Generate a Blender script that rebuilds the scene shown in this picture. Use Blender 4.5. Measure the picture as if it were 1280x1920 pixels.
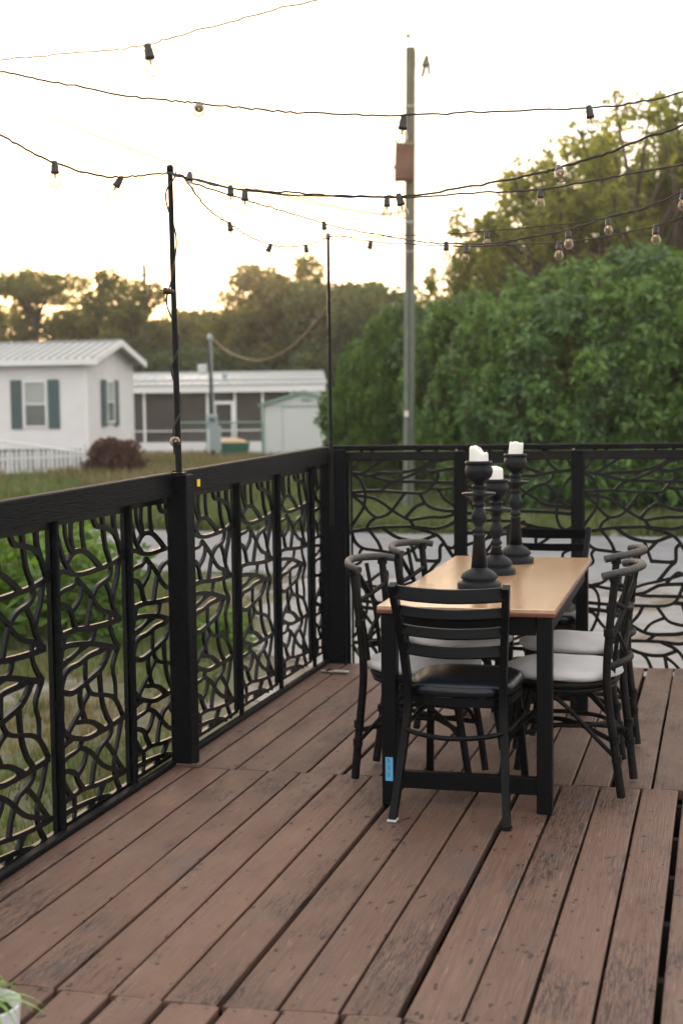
import bpy, math, random
import numpy as np
from mathutils import Vector, Matrix
random.seed(7)
for o in list(bpy.data.objects): bpy.data.objects.remove(o)
S = bpy.context.scene
COL = S.collection
R = math.radians
# ------------------------------------------------------------------ camera
F = 2600.0; HC = 1.47                      # focal length in pixels of a 1920-high frame, eye height above the deck
def _d(x, y): return np.array([(x-640)/F, (y-960)/F, 1.0])
_a = _d(640, 760); _b = _d(1355, 751.5)
_n = np.cross(_a, _b); _n /= np.linalg.norm(_n)
if _n[1] > 0: _n = -_n
_Y = _b/np.linalg.norm(_b); _X = np.cross(_Y, _n)
if _X[0] < 0: _X = -_X
_M = np.array([_X, _Y, _n])
CAMP = np.array([0, 0, HC])
def at(x, y, z=0.0):                       # pixel -> world point on the level z
    v = _M @ _d(x, y); return CAMP + v*((z-HC)/v[2])
def dep(x, y, D): return CAMP + (_M @ _d(x, y))*D
cam = bpy.data.cameras.new('camera'); co = bpy.data.objects.new('camera', cam); COL.objects.link(co)
rx = _M @ np.array([1., 0, 0]); uy = _M @ np.array([0, -1., 0]); bz = _M @ np.array([0, 0, -1.])
co.matrix_world = Matrix(((rx[0], uy[0], bz[0], 0), (rx[1], uy[1], bz[1], 0), (rx[2], uy[2], bz[2], HC), (0, 0, 0, 1)))
cam.sensor_fit = 'VERTICAL'; cam.sensor_height = 36; cam.lens = F/1920*36
cam.clip_start = 0.1; cam.clip_end = 3000
cam.dof.use_dof = True; cam.dof.focus_distance = 5.2; cam.dof.aperture_fstop = 2.9
S.camera = co
S.view_settings.view_transform = 'Standard'; S.view_settings.look = 'None'
S.view_settings.exposure = EXPO = 1.15; S.view_settings.gamma = 1
# ------------------------------------------------------------------ sky and sun
SUN_EL = R(3.6)
_s = _M @ _d(260, 757); SUN_AZ = math.atan2(_s[0], _s[1])
W = bpy.data.worlds.new("World"); S.world = W; W.use_nodes = True
nt = W.node_tree; nt.nodes.clear()
out = nt.nodes.new('ShaderNodeOutputWorld')
sky = nt.nodes.new('ShaderNodeTexSky'); sky.sky_type = 'NISHITA'; sky.sun_disc = False
sky.sun_elevation = SUN_EL; sky.sun_rotation = SUN_AZ; sky.dust_density = 3.0; sky.air_density = 1.0; sky.ozone_density = 1.5
bg = nt.nodes.new('ShaderNodeBackground'); bg.inputs[1].default_value = 0.15
nt.links.new(sky.outputs[0], bg.inputs[0])
cl = nt.nodes.new('ShaderNodeBackground'); cl.inputs[1].default_value = 1.75       # thin bright evening cloud
tc = nt.nodes.new('ShaderNodeTexCoord'); mp = nt.nodes.new('ShaderNodeMapping'); mp.inputs['Scale'].default_value = (1.2, 1.2, 4.0)
no = nt.nodes.new('ShaderNodeTexNoise'); no.inputs['Scale'].default_value = 2.1; no.inputs['Detail'].default_value = 5
nt.links.new(tc.outputs['Generated'], mp.inputs[0]); nt.links.new(mp.outputs[0], no.inputs[0])
cc = nt.nodes.new('ShaderNodeValToRGB'); cc.color_ramp.elements[0].position = .34; cc.color_ramp.elements[1].position = .56
cc.color_ramp.elements[0].color = (.64, .49, .36, 1); cc.color_ramp.elements[1].color = (.88, .87, .86, 1)
nt.links.new(no.outputs[0], cc.inputs[0]); nt.links.new(cc.outputs[0], cl.inputs[0])
mx = nt.nodes.new('ShaderNodeMixShader'); mx.inputs[0].default_value = .54
nt.links.new(bg.outputs[0], mx.inputs[1]); nt.links.new(cl.outputs[0], mx.inputs[2]); nt.links.new(mx.outputs[0], out.inputs[0])
sl = bpy.data.lights.new('sun', 'SUN'); sl.energy = 4.5; sl.angle = R(2.0); sl.color = (1, .66, .34)
so = bpy.data.objects.new('sun', sl); COL.objects.link(so)
sd = Vector((math.sin(SUN_AZ)*math.cos(SUN_EL), math.cos(SUN_AZ)*math.cos(SUN_EL), math.sin(SUN_EL)))
so.rotation_euler = sd.to_track_quat('Z', 'Y').to_euler(); so.location = (0, 0, 30)
# ------------------------------------------------------------------ materials
def mat(name, col, rough=.6, metal=0, spec=.5, var=.0, vscale=6, stretch=(1, 1, 1), bump=0, bscale=40, coat=0, col2=None, objinfo=0):
    m = bpy.data.materials.new(name); m.use_nodes = True; t = m.node_tree; b = t.nodes['Principled BSDF']
    b.inputs['Base Color'].default_value = (*col, 1); b.inputs['Roughness'].default_value = rough
    b.inputs['Metallic'].default_value = metal; b.inputs['Specular IOR Level'].default_value = spec
    if coat: b.inputs['Coat Weight'].default_value = coat; b.inputs['Coat Roughness'].default_value = .12
    if var or bump or col2:
        c = t.nodes.new('ShaderNodeTexCoord'); mp = t.nodes.new('ShaderNodeMapping'); mp.inputs['Scale'].default_value = stretch
        t.links.new(c.outputs['Object'], mp.inputs[0])
    if var or col2:
        n = t.nodes.new('ShaderNodeTexNoise'); n.inputs['Scale'].default_value = vscale; n.inputs['Detail'].default_value = 6
        t.links.new(mp.outputs[0], n.inputs[0])
        r = t.nodes.new('ShaderNodeValToRGB'); r.color_ramp.elements[0].position = .3; r.color_ramp.elements[1].position = .7
        c2 = col2 if col2 else tuple(min(1, x*(1+var)) for x in col)
        c1 = col if col2 else tuple(x*(1-var) for x in col)
        r.color_ramp.elements[0].color = (*c1, 1); r.color_ramp.elements[1].color = (*c2, 1)
        t.links.new(n.outputs[0], r.inputs[0]); t.links.new(r.outputs[0], b.inputs['Base Color'])
    if bump:
        n2 = t.nodes.new('ShaderNodeTexNoise'); n2.inputs['Scale'].default_value = bscale; n2.inputs['Detail'].default_value = 5
        t.links.new(mp.outputs[0], n2.inputs[0])
        bp = t.nodes.new('ShaderNodeBump'); bp.inputs['Strength'].default_value = bump; bp.inputs['Distance'].default_value = .01
        t.links.new(n2.outputs[0], bp.inputs['Height']); t.links.new(bp.outputs[0], b.inputs['Normal'])
    return m
def leafmat(name, c1, c2, trans=.35, tcol=None, rough=.55, ns=.9):
    m = bpy.data.materials.new(name); m.use_nodes = True; t = m.node_tree; b = t.nodes['Principled BSDF']; o = t.nodes['Material Output']
    g = t.nodes.new('ShaderNodeNewGeometry'); r = t.nodes.new('ShaderNodeValToRGB')
    r.color_ramp.elements[0].color = (*c1, 1); r.color_ramp.elements[1].color = (*c2, 1)
    n = t.nodes.new('ShaderNodeTexNoise'); n.inputs['Scale'].default_value = ns; n.inputs['Detail'].default_value = 3
    c = t.nodes.new('ShaderNodeTexCoord'); t.links.new(c.outputs['Object'], n.inputs[0])
    a = t.nodes.new('ShaderNodeMath'); a.operation = 'MULTIPLY_ADD'; a.inputs[1].default_value = .5
    t.links.new(g.outputs['Random Per Island'], a.inputs[0])
    s = t.nodes.new('ShaderNodeMapRange'); s.inputs[1].default_value = .35; s.inputs[2].default_value = .65; s.inputs[4].default_value = .5
    t.links.new(n.outputs[0], s.inputs[0]); t.links.new(s.outputs[0], a.inputs[2]); t.links.new(a.outputs[0], r.inputs[0])
    t.links.new(r.outputs[0], b.inputs['Base Color']); b.inputs['Roughness'].default_value = rough
    tr = t.nodes.new('ShaderNodeBsdfTranslucent'); mx = t.nodes.new('ShaderNodeMixShader'); mx.inputs[0].default_value = trans
    mc = t.nodes.new('ShaderNodeMix'); mc.data_type = 'RGBA'; mc.blend_type = 'MULTIPLY'; mc.inputs[0].default_value = 1
    mc.inputs[7].default_value = (*(tcol or (2.2, 2.0, .9)), 1); t.links.new(r.outputs[0], mc.inputs[6]); t.links.new(mc.outputs[2], tr.inputs[0])
    t.links.new(b.outputs[0], mx.inputs[1]); t.links.new(tr.outputs[0], mx.inputs[2]); t.links.new(mx.outputs[0], o.inputs[0])
    return m
def wood_deck():
    m = bpy.data.materials.new('deck_paint'); m.use_nodes = True; t = m.node_tree; b = t.nodes['Principled BSDF']; N = t.nodes.new; Lk = t.links.new
    tcd = N('ShaderNodeTexCoord'); at_ = N('ShaderNodeAttribute'); at_.attribute_name = 'board'
    off = N('ShaderNodeVectorMath'); off.operation = 'MULTIPLY_ADD'; off.inputs[1].default_value = (9, 37, 5); Lk(at_.outputs['Color'], off.inputs[0]); Lk(tcd.outputs['Object'], off.inputs[2])
    def noise(sc, scale, det=5, rough=.55, dist=0):
        mp = N('ShaderNodeMapping'); mp.inputs['Scale'].default_value = sc; Lk(off.outputs[0], mp.inputs[0])
        n = N('ShaderNodeTexNoise'); n.inputs['Scale'].default_value = scale; n.inputs['Detail'].default_value = det; n.inputs['Roughness'].default_value = rough; n.inputs['Distortion'].default_value = dist
        Lk(mp.outputs[0], n.inputs[0]); return n.outputs[0]
    def rng(x, a, c, lo=0, hi=1):
        r = N('ShaderNodeMapRange'); r.inputs[1].default_value = a; r.inputs[2].default_value = c; r.inputs[3].default_value = lo; r.inputs[4].default_value = hi; Lk(x, r.inputs[0]); return r.outputs[0]
    def math_(op, a, c):
        q = N('ShaderNodeMath'); q.operation = op; q.use_clamp = True
        for i, v in ((0, a), (1, c)):
            if isinstance(v, (int, float)): q.inputs[i].default_value = v
            else: Lk(v, q.inputs[i])
        return q.outputs[0]
    def mixc(f, a, c, mode='MIX'):
        q = N('ShaderNodeMix'); q.data_type = 'RGBA'; q.blend_type = mode
        if isinstance(f, (int, float)): q.inputs[0].default_value = f
        else: Lk(f, q.inputs[0])
        for i, v in ((6, a), (7, c)):
            if isinstance(v, tuple): q.inputs[i].default_value = (*v, 1)
            else: Lk(v, q.inputs[i])
        return q.outputs[2]
    big = rng(noise((1, .5, 1), 1.6, 4), .3, .7)
    grain = rng(noise((14, .55, 14), 7, 6, .6, .6), .35, .68)
    fine = rng(noise((60, 1.6, 60), 5, 4, .6), .3, .7)
    c = mixc(big, (.094, .049, .033), (.150, .086, .060))
    c = mixc(math_('MULTIPLY', grain, .90), c, (.052, .029, .022))
    c = mixc(math_('MULTIPLY', fine, .30), c, (.25, .17, .135))
    # pinkish fade per board
    sep = N('ShaderNodeSeparateColor'); Lk(at_.outputs['Color'], sep.inputs[0])
    c = mixc(math_('MULTIPLY', sep.outputs[0], .60), c, (.190, .104, .078))
    c = mixc(math_('MULTIPLY', sep.outputs[1], .50), c, (.115, .072, .055))
    # worn black weather marks along the grain, in patches only
    patch = rng(noise((1.6, .7, 1.6), 1.9, 3), .52, .61)
    scr = rng(noise((22, 1.5, 22), 8, 6, .7, 1.2), .48, .56)
    c = mixc(math_('MULTIPLY', math_('MULTIPLY', patch, scr), .85), c, (.016, .012, .012))
    bl = rng(noise((3, 1.3, 3), 2.4, 2), .62, .72)
    c = mixc(math_('MULTIPLY', bl, .45), c, (.07, .065, .07))
    spot = rng(noise((9, 5, 9), 4, 2, .4), .685, .72)
    c = mixc(math_('MULTIPLY', spot, .9), c, (.016, .011, .010))
    wear = rng(noise((30, 2.2, 30), 3, 5, .75), .60, .72)
    c = mixc(math_('MULTIPLY', wear, .5), c, (.34, .25, .19))
    Lk(c, b.inputs['Base Color']); b.inputs['Specular IOR Level'].default_value = .32
    Lk(rng(noise((2, 1, 2), 3, 3), .3, .7, .42, .66), b.inputs['Roughness'])
    bp = N('ShaderNodeBump'); bp.inputs['Strength'].default_value = .55; bp.inputs['Distance'].default_value = .004
    hh = math_('ADD', math_('MULTIPLY', grain, .5), math_('MULTIPLY', fine, .5)); Lk(hh, bp.inputs['Height']); Lk(bp.outputs[0], b.inputs['Normal'])
    return m
def table_wood():
    m = mat('table_wood', (.47, .275, .135), rough=.22, spec=1.0, var=.14, vscale=7, stretch=(6, .5, 6), coat=.6)
    m.node_tree.nodes['Principled BSDF'].inputs['Coat Roughness'].default_value = .22; m.node_tree.nodes['Principled BSDF'].inputs['IOR'].default_value = 1.9; m.node_tree.nodes['Principled BSDF'].inputs['Coat IOR'].default_value = 1.7
    return m
def ground_mat():
    m = bpy.data.materials.new('ground_grass'); m.use_nodes = True; t = m.node_tree; b = t.nodes['Principled BSDF']; b.inputs['Roughness'].default_value = .95
    N = t.nodes.new; Lk = t.links.new; tcd = N('ShaderNodeTexCoord')
    def noise(s, d=5, ro=.6):
        n = N('ShaderNodeTexNoise'); n.inputs['Scale'].default_value = s; n.inputs['Detail'].default_value = d; n.inputs['Roughness'].default_value = ro; Lk(tcd.outputs['Object'], n.inputs[0]); return n.outputs[0]
    def ramp(x, p0, p1, c0, c1):
        r = N('ShaderNodeValToRGB'); r.color_ramp.elements[0].position = p0; r.color_ramp.elements[1].position = p1
        r.color_ramp.elements[0].color = (*c0, 1); r.color_ramp.elements[1].color = (*c1, 1); Lk(x, r.inputs[0]); return r.outputs[0]
    def mix(f, a, c):
        q = N('ShaderNodeMix'); q.data_type = 'RGBA'; Lk(f, q.inputs[0]); Lk(a, q.inputs[6]); Lk(c, q.inputs[7]); return q.outputs[2]
    g = ramp(noise(1.3), .35, .65, (.058, .072, .028), (.125, .12, .060))
    f = ramp(noise(30, 6, .7), .3, .7, (.045, .048, .025), (.16, .145, .09))
    e = N('ShaderNodeMix'); e.data_type = 'RGBA'; e.inputs[0].default_value = .5; Lk(g, e.inputs[6]); Lk(f, e.inputs[7])
    sand = ramp(noise(14, 6, .7), .3, .7, (.15, .14, .125), (.27, .26, .25))
    k = ramp(noise(.75, 6, .65), .56, .66, (0, 0, 0), (1, 1, 1))
    c = mix(k, e.outputs[2], sand); Lk(c, b.inputs['Base Color'])
    bp = N('ShaderNodeBump'); bp.inputs['Distance'].default_value = .03; bp.inputs['Strength'].default_value = .6; Lk(noise(22, 5), bp.inputs['Height']); Lk(bp.outputs[0], b.inputs['Normal'])
    return m
def lattice_mat(): return mat('charcoal_lattice', (.0034, .0044, .0058), rough=.34, spec=.22, var=.25, vscale=9, bump=.06, bscale=120)
M = dict(
 deck=wood_deck(), black=mat('black_stained_timber', (.0030, .0042, .0058), rough=.6, spec=.10, var=.35, vscale=5, stretch=(8, 1, 8), bump=.35, bscale=16),
 lattice=lattice_mat(), joist=mat('dark_joist', (.035, .025, .02), rough=.9),
 bmetal=mat('black_metal', (.0020, .0030, .0044), rough=.45, spec=.14, var=.2, vscale=12, bump=.04, bscale=60),
 rattan=mat('grey_black_rattan', (.0028, .0034, .0042), rough=.58, spec=.16, col2=(.009, .0092, .0095), vscale=30, bump=.4, bscale=50),
 cushion=mat('white_cushion', (.52, .52, .53), rough=.9, var=.05, vscale=14, bump=.3, bscale=220),
 vinyl=mat('blue_black_vinyl', (.0045, .008, .013), rough=.27, spec=.35, var=.15, vscale=10, bump=.08, bscale=90),
 candle=mat('candle_wax', (.78, .79, .74), rough=.5), stick=mat('charcoal_wood', (.0055, .0075, .0110), rough=.5, spec=.2, var=.2, vscale=20, bump=.1, bscale=60),
 ttop=table_wood(), tedge=mat('cherry_edge', (.12, .036, .018), rough=.45), wick=mat('wick', (.03, .03, .03)),
 screw=mat('screw_dark', (.03, .025, .022), rough=.6), cord=mat('black_cord', (.020, .012, .012), rough=.6), socket=mat('black_socket', (.018, .013, .013), rough=.45),
 brass=mat('bulb_brass', (.6, .42, .22), rough=.3, metal=1), blue=mat('blue_sticker', (.10, .38, .66), rough=.5), ink=mat('sticker_ink', (.02, .05, .12)),
 yellow=mat('yellow_tag', (.75, .55, .03), rough=.6), chrome=mat('bare_metal', (.62, .60, .55), rough=.3, metal=1), steel=mat('grey_glide', (.45, .46, .48), rough=.5),
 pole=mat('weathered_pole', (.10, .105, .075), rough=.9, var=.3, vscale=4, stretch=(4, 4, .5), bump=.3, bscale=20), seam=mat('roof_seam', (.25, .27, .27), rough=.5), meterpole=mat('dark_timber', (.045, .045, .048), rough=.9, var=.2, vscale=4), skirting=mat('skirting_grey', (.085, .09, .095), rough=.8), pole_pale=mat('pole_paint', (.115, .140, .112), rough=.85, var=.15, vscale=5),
 rust=mat('rust_box', (.085, .028, .020), rough=.75, col2=(.15, .075, .055), vscale=3.5), wire=mat('wire_tan', (.32, .24, .14), rough=.8), worn=mat('worn_rattan', (.008, .009, .010), rough=.55, col2=(.030, .029, .028), vscale=24, bump=.4, bscale=50),
 road=mat('road_asphalt', (.15, .155, .165), rough=.9, col2=(.205, .21, .222), vscale=1.7, bump=.3, bscale=90), drive=None, ground=ground_mat(),
 siding=mat('white_siding', (.68, .68, .70), rough=.6, var=.04, vscale=2), roofm=mat('metal_roof', (.40, .42, .42), rough=.4, metal=.2, var=.06, vscale=2),
 trim=mat('white_trim', (.72, .73, .74), rough=.5), shutter=mat('teal_shutter', (.055, .10, .11), rough=.6), glass=mat('window_glass', (.08, .10, .11), rough=.12, spec=.9),
 blind=mat('window_blind', (.34, .37, .36), rough=.6), screen=mat('porch_screen', (.050, .043, .041), rough=.8, var=.12, vscale=1.2), beige=mat('porch_wall', (.16, .135, .12), rough=.9),
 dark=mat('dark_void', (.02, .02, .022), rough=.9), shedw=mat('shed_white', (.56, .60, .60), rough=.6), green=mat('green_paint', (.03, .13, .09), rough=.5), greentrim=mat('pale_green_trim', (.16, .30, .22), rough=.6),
 grey=mat('meter_grey', (.30, .36, .38), rough=.5, metal=.1), orange=mat('orange_cover', (.50, .34, .18), rough=.7), pot=mat('white_pot', (.62, .64, .68), rough=.35), soil=mat('soil', (.03, .022, .015), rough=1),
 bark=mat('bark', (.075, .055, .042), rough=.95, var=.3, vscale=6, bump=.5, bscale=12), redbark=mat('reddish_branch', (.14, .055, .03), rough=.95, var=.3, vscale=3),
 l_bush=leafmat('bush_leaves', (.010, .038, .005), (.125, .250, .032), .2, ns=1.5), l_bush2=leafmat('bush_leaves_blue', (.010, .034, .008), (.095, .200, .048), .2, ns=1.5),
 l_tall=leafmat('tall_tree_leaves', (.050, .074, .026), (.170, .190, .062), .55, (2.6, 2.4, .9)),
 l_far=leafmat('far_tree_leaves', (.044, .060, .028), (.135, .145, .060), .55, (3.0, 2.5, 1.0)), l_far2=leafmat('far_tree_leaves_green', (.034, .058, .030), (.100, .135, .062), .48, (2.5, 2.1, 1.0)),
 l_red=leafmat('red_leaves', (.040, .016, .009), (.135, .052, .026), .2, (1.5, 1.0, .7)), l_weed=leafmat('weed_leaves', (.035, .085, .014), (.16, .26, .045), .35, (1.8, 1.8, .8)),
 l_grass=leafmat('grass_blades', (.050, .080, .018), (.15, .19, .055), .3, (1.6, 1.5, .8)), l_dry=leafmat('dry_grass_blades', (.10, .085, .038), (.22, .185, .085), .3, (1.6, 1.4, .8)),
 l_spider=leafmat('spider_plant_leaves', (.12, .26, .05), (.45, .58, .26), .35, (1.5, 1.5, .9)),
)
M['drive'] = mat('sandy_gravel', (.19, .185, .18), rough=.95, col2=(.27, .265, .265), vscale=3, bump=.4, bscale=60)
def driveway_mat():
    m = M['drive']; t = m.node_tree; b = t.nodes['Principled BSDF']; src = b.inputs['Base Color'].links[0].from_socket
    c = t.nodes.new('ShaderNodeTexCoord'); n = t.nodes.new('ShaderNodeTexNoise'); n.inputs['Scale'].default_value = 1.1; n.inputs['Detail'].default_value = 8; n.inputs['Roughness'].default_value = .7
    t.links.new(c.outputs['Object'], n.inputs[0]); r = t.nodes.new('ShaderNodeMapRange'); r.inputs[1].default_value = .54; r.inputs[2].default_value = .64; t.links.new(n.outputs[0], r.inputs[0])
    q = t.nodes.new('ShaderNodeMix'); q.data_type = 'RGBA'; t.links.new(r.outputs[0], q.inputs[0]); t.links.new(src, q.inputs[6]); q.inputs[7].default_value = (.115, .092, .058, 1)
    t.links.new(q.outputs[2], b.inputs['Base Color'])
driveway_mat()
def bulb_glass():
    m = bpy.data.materials.new('clear_bulb_glass'); m.use_nodes = True; t = m.node_tree; t.nodes.clear()
    o = t.nodes.new('ShaderNodeOutputMaterial'); tr = t.nodes.new('ShaderNodeBsdfTransparent'); gl = t.nodes.new('ShaderNodeBsdfGlossy'); gl.inputs['Roughness'].default_value = .04
    tr.inputs[0].default_value = (.90, .89, .87, 1); lw = t.nodes.new('ShaderNodeLayerWeight'); lw.inputs[0].default_value = .42
    mx = t.nodes.new('ShaderNodeMixShader'); t.links.new(lw.outputs['Facing'], mx.inputs[0]); t.links.new(tr.outputs[0], mx.inputs[1]); t.links.new(gl.outputs[0], mx.inputs[2]); gl.inputs[0].default_value = (.50, .42, .33, 1)
    t.links.new(mx.outputs[0], o.inputs[0]); return m
M['bulb'] = bulb_glass()
# ------------------------------------------------------------------ mesh helpers
def cr(P, n=6, closed=False):              # Catmull-Rom
    P = [Vector(p) for p in P]
    if len(P) < 3 and not closed: return [P[0].lerp(P[-1], i/n) for i in range(n+1)]
    out = []; m = len(P)
    for i in range(m if closed else m-1):
        p1, p2 = P[i], P[(i+1) % m]
        p0 = P[i-1] if (i > 0 or closed) else p1*2-p2
        p3 = P[(i+2) % m] if (i+2 < m or closed) else p2*2-p1
        for k in range(n):
            t = k/n; out.append(.5*((2*p1)+(p2-p0)*t+(2*p0-5*p1+4*p2-p3)*t*t+(3*p1-p0-3*p2+p3)*t**3))
    if not closed: out.append(P[-1])
    return out
class MB:
    def __init__(s): s.v = []; s.f = []; s.m = []; s.sm = []
    def add(s, vs, fs, mi=0, smooth=False):
        k = len(s.v); s.v += [tuple(v) for v in vs]
        for f in fs: s.f.append(tuple(i+k for i in f)); s.m.append(mi); s.sm.append(smooth)
    def box(s, c, d, rot=None, ch=0.0, mi=0):       # centre, dimensions, chamfer
        c = Vector(c); h = [x/2 for x in d]
        if ch <= 0:
            vs = [Vector((x*h[0], y*h[1], z*h[2])) for x in (-1, 1) for y in (-1, 1) for z in (-1, 1)]
            fs = [(0, 1, 3, 2), (4, 6, 7, 5), (0, 4, 5, 1), (2, 3, 7, 6), (0, 2, 6, 4), (1, 5, 7, 3)]
        else:
            ch = min(ch, min(h)*.9); vs = []; idx = {}
            for sx in (-1, 1):
                for sy in (-1, 1):
                    for sz in (-1, 1):
                        for a in range(3):
                            q = [sx*h[0], sy*h[1], sz*h[2]]; sg = (sx, sy, sz)
                            for b_ in range(3):
                                if b_ != a: q[b_] -= sg[b_]*ch
                            idx[(sx, sy, sz, a)] = len(vs); vs.append(Vector(q))
            fs = []
            for a in range(3):
                b_, c_ = (a+1) % 3, (a+2) % 3
                for sg in (-1, 1):
                    def key(u, w):
                        k = [0, 0, 0]; k[a] = sg; k[b_] = u; k[c_] = w; return idx[(k[0], k[1], k[2], a)]
                    q = [key(-1, -1), key(1, -1), key(1, 1), key(-1, 1)]; fs.append(tuple(q if sg > 0 else q[::-1]))
                for u in (-1, 1):
                    for w in (-1, 1):
                        def k2(sg, ax):
                            k = [0, 0, 0]; k[a] = sg; k[b_] = u; k[c_] = w; return idx[(k[0], k[1], k[2], ax)]
                        q = [k2(-1, b_), k2(1, b_), k2(1, c_), k2(-1, c_)]; fs.append(tuple(q if u*w > 0 else q[::-1]))
            for sx in (-1, 1):
                for sy in (-1, 1):
                    for sz in (-1, 1):
                        q = [idx[(sx, sy, sz, a)] for a in range(3)]; fs.append(tuple(q if sx*sy*sz > 0 else q[::-1]))
        if rot is not None:
            if isinstance(rot, (int, float)): rot = Matrix.Rotation(rot, 3, 'Z')
            vs = [rot @ v for v in vs]
        s.add([v+c for v in vs], fs, mi); return s
    def bar(s, a, b, w, t, ref=(0, 0, 1), ch=0, mi=0):      # box from a to b, w across, t along ref
        a, b = Vector(a), Vector(b); y = (b-a).normalized(); ref = Vector(ref); x = y.cross(ref).normalized(); z = x.cross(y)
        s.box((a+b)/2, (w, (b-a).length, t), Matrix((x, y, z)).transposed(), ch, mi); return s
    def sweep(s, path, prof, ref=(0, 0, 1), scale=None, closed=False, smooth=True, caps=True, mi=0):
        path = [Vector(p) for p in path]; n = len(path); m = len(prof); rings = []; ref = Vector(ref); px_ = None
        for i, p in enumerate(path):
            if closed: tg = path[(i+1) % n]-path[i-1]
            else: tg = path[min(i+1, n-1)]-path[max(i-1, 0)]
            tg.normalize(); base = px_ if px_ is not None else ref
            x = base-tg*base.dot(tg)
            if x.length < 1e-4: x = Vector((1, 0, 0))-tg*tg.x
            x.normalize(); px_ = x; y = tg.cross(x); k = scale(i/(n-1)) if scale else 1
            rings.append([p+x*(a*k)+y*(b*k) for a, b in prof])
        vs = [v for r in rings for v in r]; fs = []
        for i in range(n if closed else n-1):
            for j in range(m):
                a = i*m+j; b = i*m+(j+1) % m; c = ((i+1) % n)*m+(j+1) % m; d = ((i+1) % n)*m+j; fs.append((a, b, c, d))
        s.add(vs, fs, mi, smooth)
        if caps and not closed: s.add(rings[0], [tuple(range(m))[::-1]], mi); s.add(rings[-1], [tuple(range(m))], mi)
        return s
    def tube(s, path, r, seg=8, taper=None, closed=False, ref=(.13, .21, 1), mi=0):
        return s.sweep(path, [(r*math.cos(2*math.pi*j/seg), r*math.sin(2*math.pi*j/seg)) for j in range(seg)], ref, taper, closed, True, True, mi)
    def lathe(s, prof, c=(0, 0, 0), seg=32, mi=0, smooth=True, top=None):
        vs = []; fs = []; n = len(prof)
        for (r, z) in prof:
            for j in range(seg):
                a = 2*math.pi*j/seg; vs.append((c[0]+r*math.cos(a), c[1]+r*math.sin(a), c[2]+z))
        for i in range(n-1):
            for j in range(seg): fs.append((i*seg+j, i*seg+(j+1) % seg, (i+1)*seg+(j+1) % seg, (i+1)*seg+j))
        if prof[0][0] > 1e-5: fs.append(tuple(range(seg))[::-1])
        if prof[-1][0] > 1e-5: fs.append(tuple(range((n-1)*seg, n*seg)))
        s.add(vs, fs, mi, smooth); return s
    def prism(s, poly, axis, lo, hi, mi=0):       # polygon in the two other axes, extruded along axis
        n = len(poly); vs = []
        for t in (lo, hi):
            for (a, b) in poly: vs.append({'x': (t, a, b), 'y': (a, t, b), 'z': (a, b, t)}[axis])
        s.add(vs, [tuple(range(n))[::-1], tuple(range(n, 2*n))]+[(i, (i+1) % n, n+(i+1) % n, n+i) for i in range(n)], mi); return s
    def ribbon(s, pts, w, t, k=5):       # flat strip in the x (along) - z (up) plane, thickness along y
        P = cr([(p[0], p[1], 0) for p in pts], k) if len(pts) > 2 else [Vector((*p, 0)) for p in pts]
        n = len(P); vs = []; 
        for i, p in enumerate(P):
            tg = (P[min(i+1, n-1)]-P[max(i-1, 0)]).normalized(); nn = Vector((-tg.y, tg.x, 0))
            e = 1+.18*((2*i/(n-1)-1)**2)       # strands widen where they meet others
            for a, b in ((-1, -1), (-1, 1), (1, 1), (1, -1)):
                q = p+nn*(a*w/2*e); vs.append((q.x, b*t/2, q.y))
        fs = [(i*4+j, i*4+(j+1) % 4, i*4+4+(j+1) % 4, i*4+4+j) for i in range(n-1) for j in range(4)]
        fs += [(0, 1, 2, 3), (4*n-1, 4*n-2, 4*n-3, 4*n-4)]
        s.add(vs, fs); return s
    def build(s, name, m, parent=None, world=False, recalc=True, bevel=0):
        me = bpy.data.meshes.new(name); vs = s.v
        if world and parent is not None:
            inv = Matrix.LocRotScale(parent.location, parent.rotation_euler, None).inverted(); vs = [inv @ Vector(v) for v in vs]
        me.from_pydata([tuple(v) for v in vs], [], s.f)
        for x in (m if isinstance(m, (list, tuple)) else [m]): me.materials.append(x)
        me.polygons.foreach_set('material_index', s.m); me.polygons.foreach_set('use_smooth', s.sm)
        me.update()
        if recalc:
            import bmesh
            b = bmesh.new(); b.from_mesh(me); bmesh.ops.recalc_face_normals(b, faces=b.faces); b.to_mesh(me); b.free()
        o = bpy.data.objects.new(name, me); COL.objects.link(o); o.parent = parent
        if bevel:
            md = o.modifiers.new('bevel', 'BEVEL'); md.width = bevel; md.segments = 2; md.limit_method = 'ANGLE'; md.angle_limit = R(50)
        return o
def tag(o, label=None, cat=None, group=None, kind=None):
    if label: o['label'] = label
    if cat: o['category'] = cat
    if group: o['group'] = group
    if kind: o['kind'] = kind
    return o
def thing(name, label, cat, loc=(0, 0, 0), rz=0, group=None, scale=1):
    o = bpy.data.objects.new(name, None); COL.objects.link(o); o.location = tuple(loc); o.rotation_euler = (0, 0, rz)
    if scale != 1: o.scale = (scale,)*3 if isinstance(scale, (int, float)) else scale
    o.empty_display_size = .2
    return tag(o, label, cat, group)
def dup(root, label, loc, rz=0, scale=1, tilt=0):
    r = root.copy(); COL.objects.link(r); r.location = tuple(loc); r.rotation_euler = (tilt, 0, rz); r.scale = (scale,)*3 if isinstance(scale, (int, float)) else scale; r['label'] = label
    for ch in [o for o in KIDS(root)]:
        c = ch.copy(); COL.objects.link(c); c.parent = r
        for g in KIDS(ch):
            e = g.copy(); COL.objects.link(e); e.parent = c
    return r
def KIDS(o): return [c for c in bpy.data.objects if c.parent == o]
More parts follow.
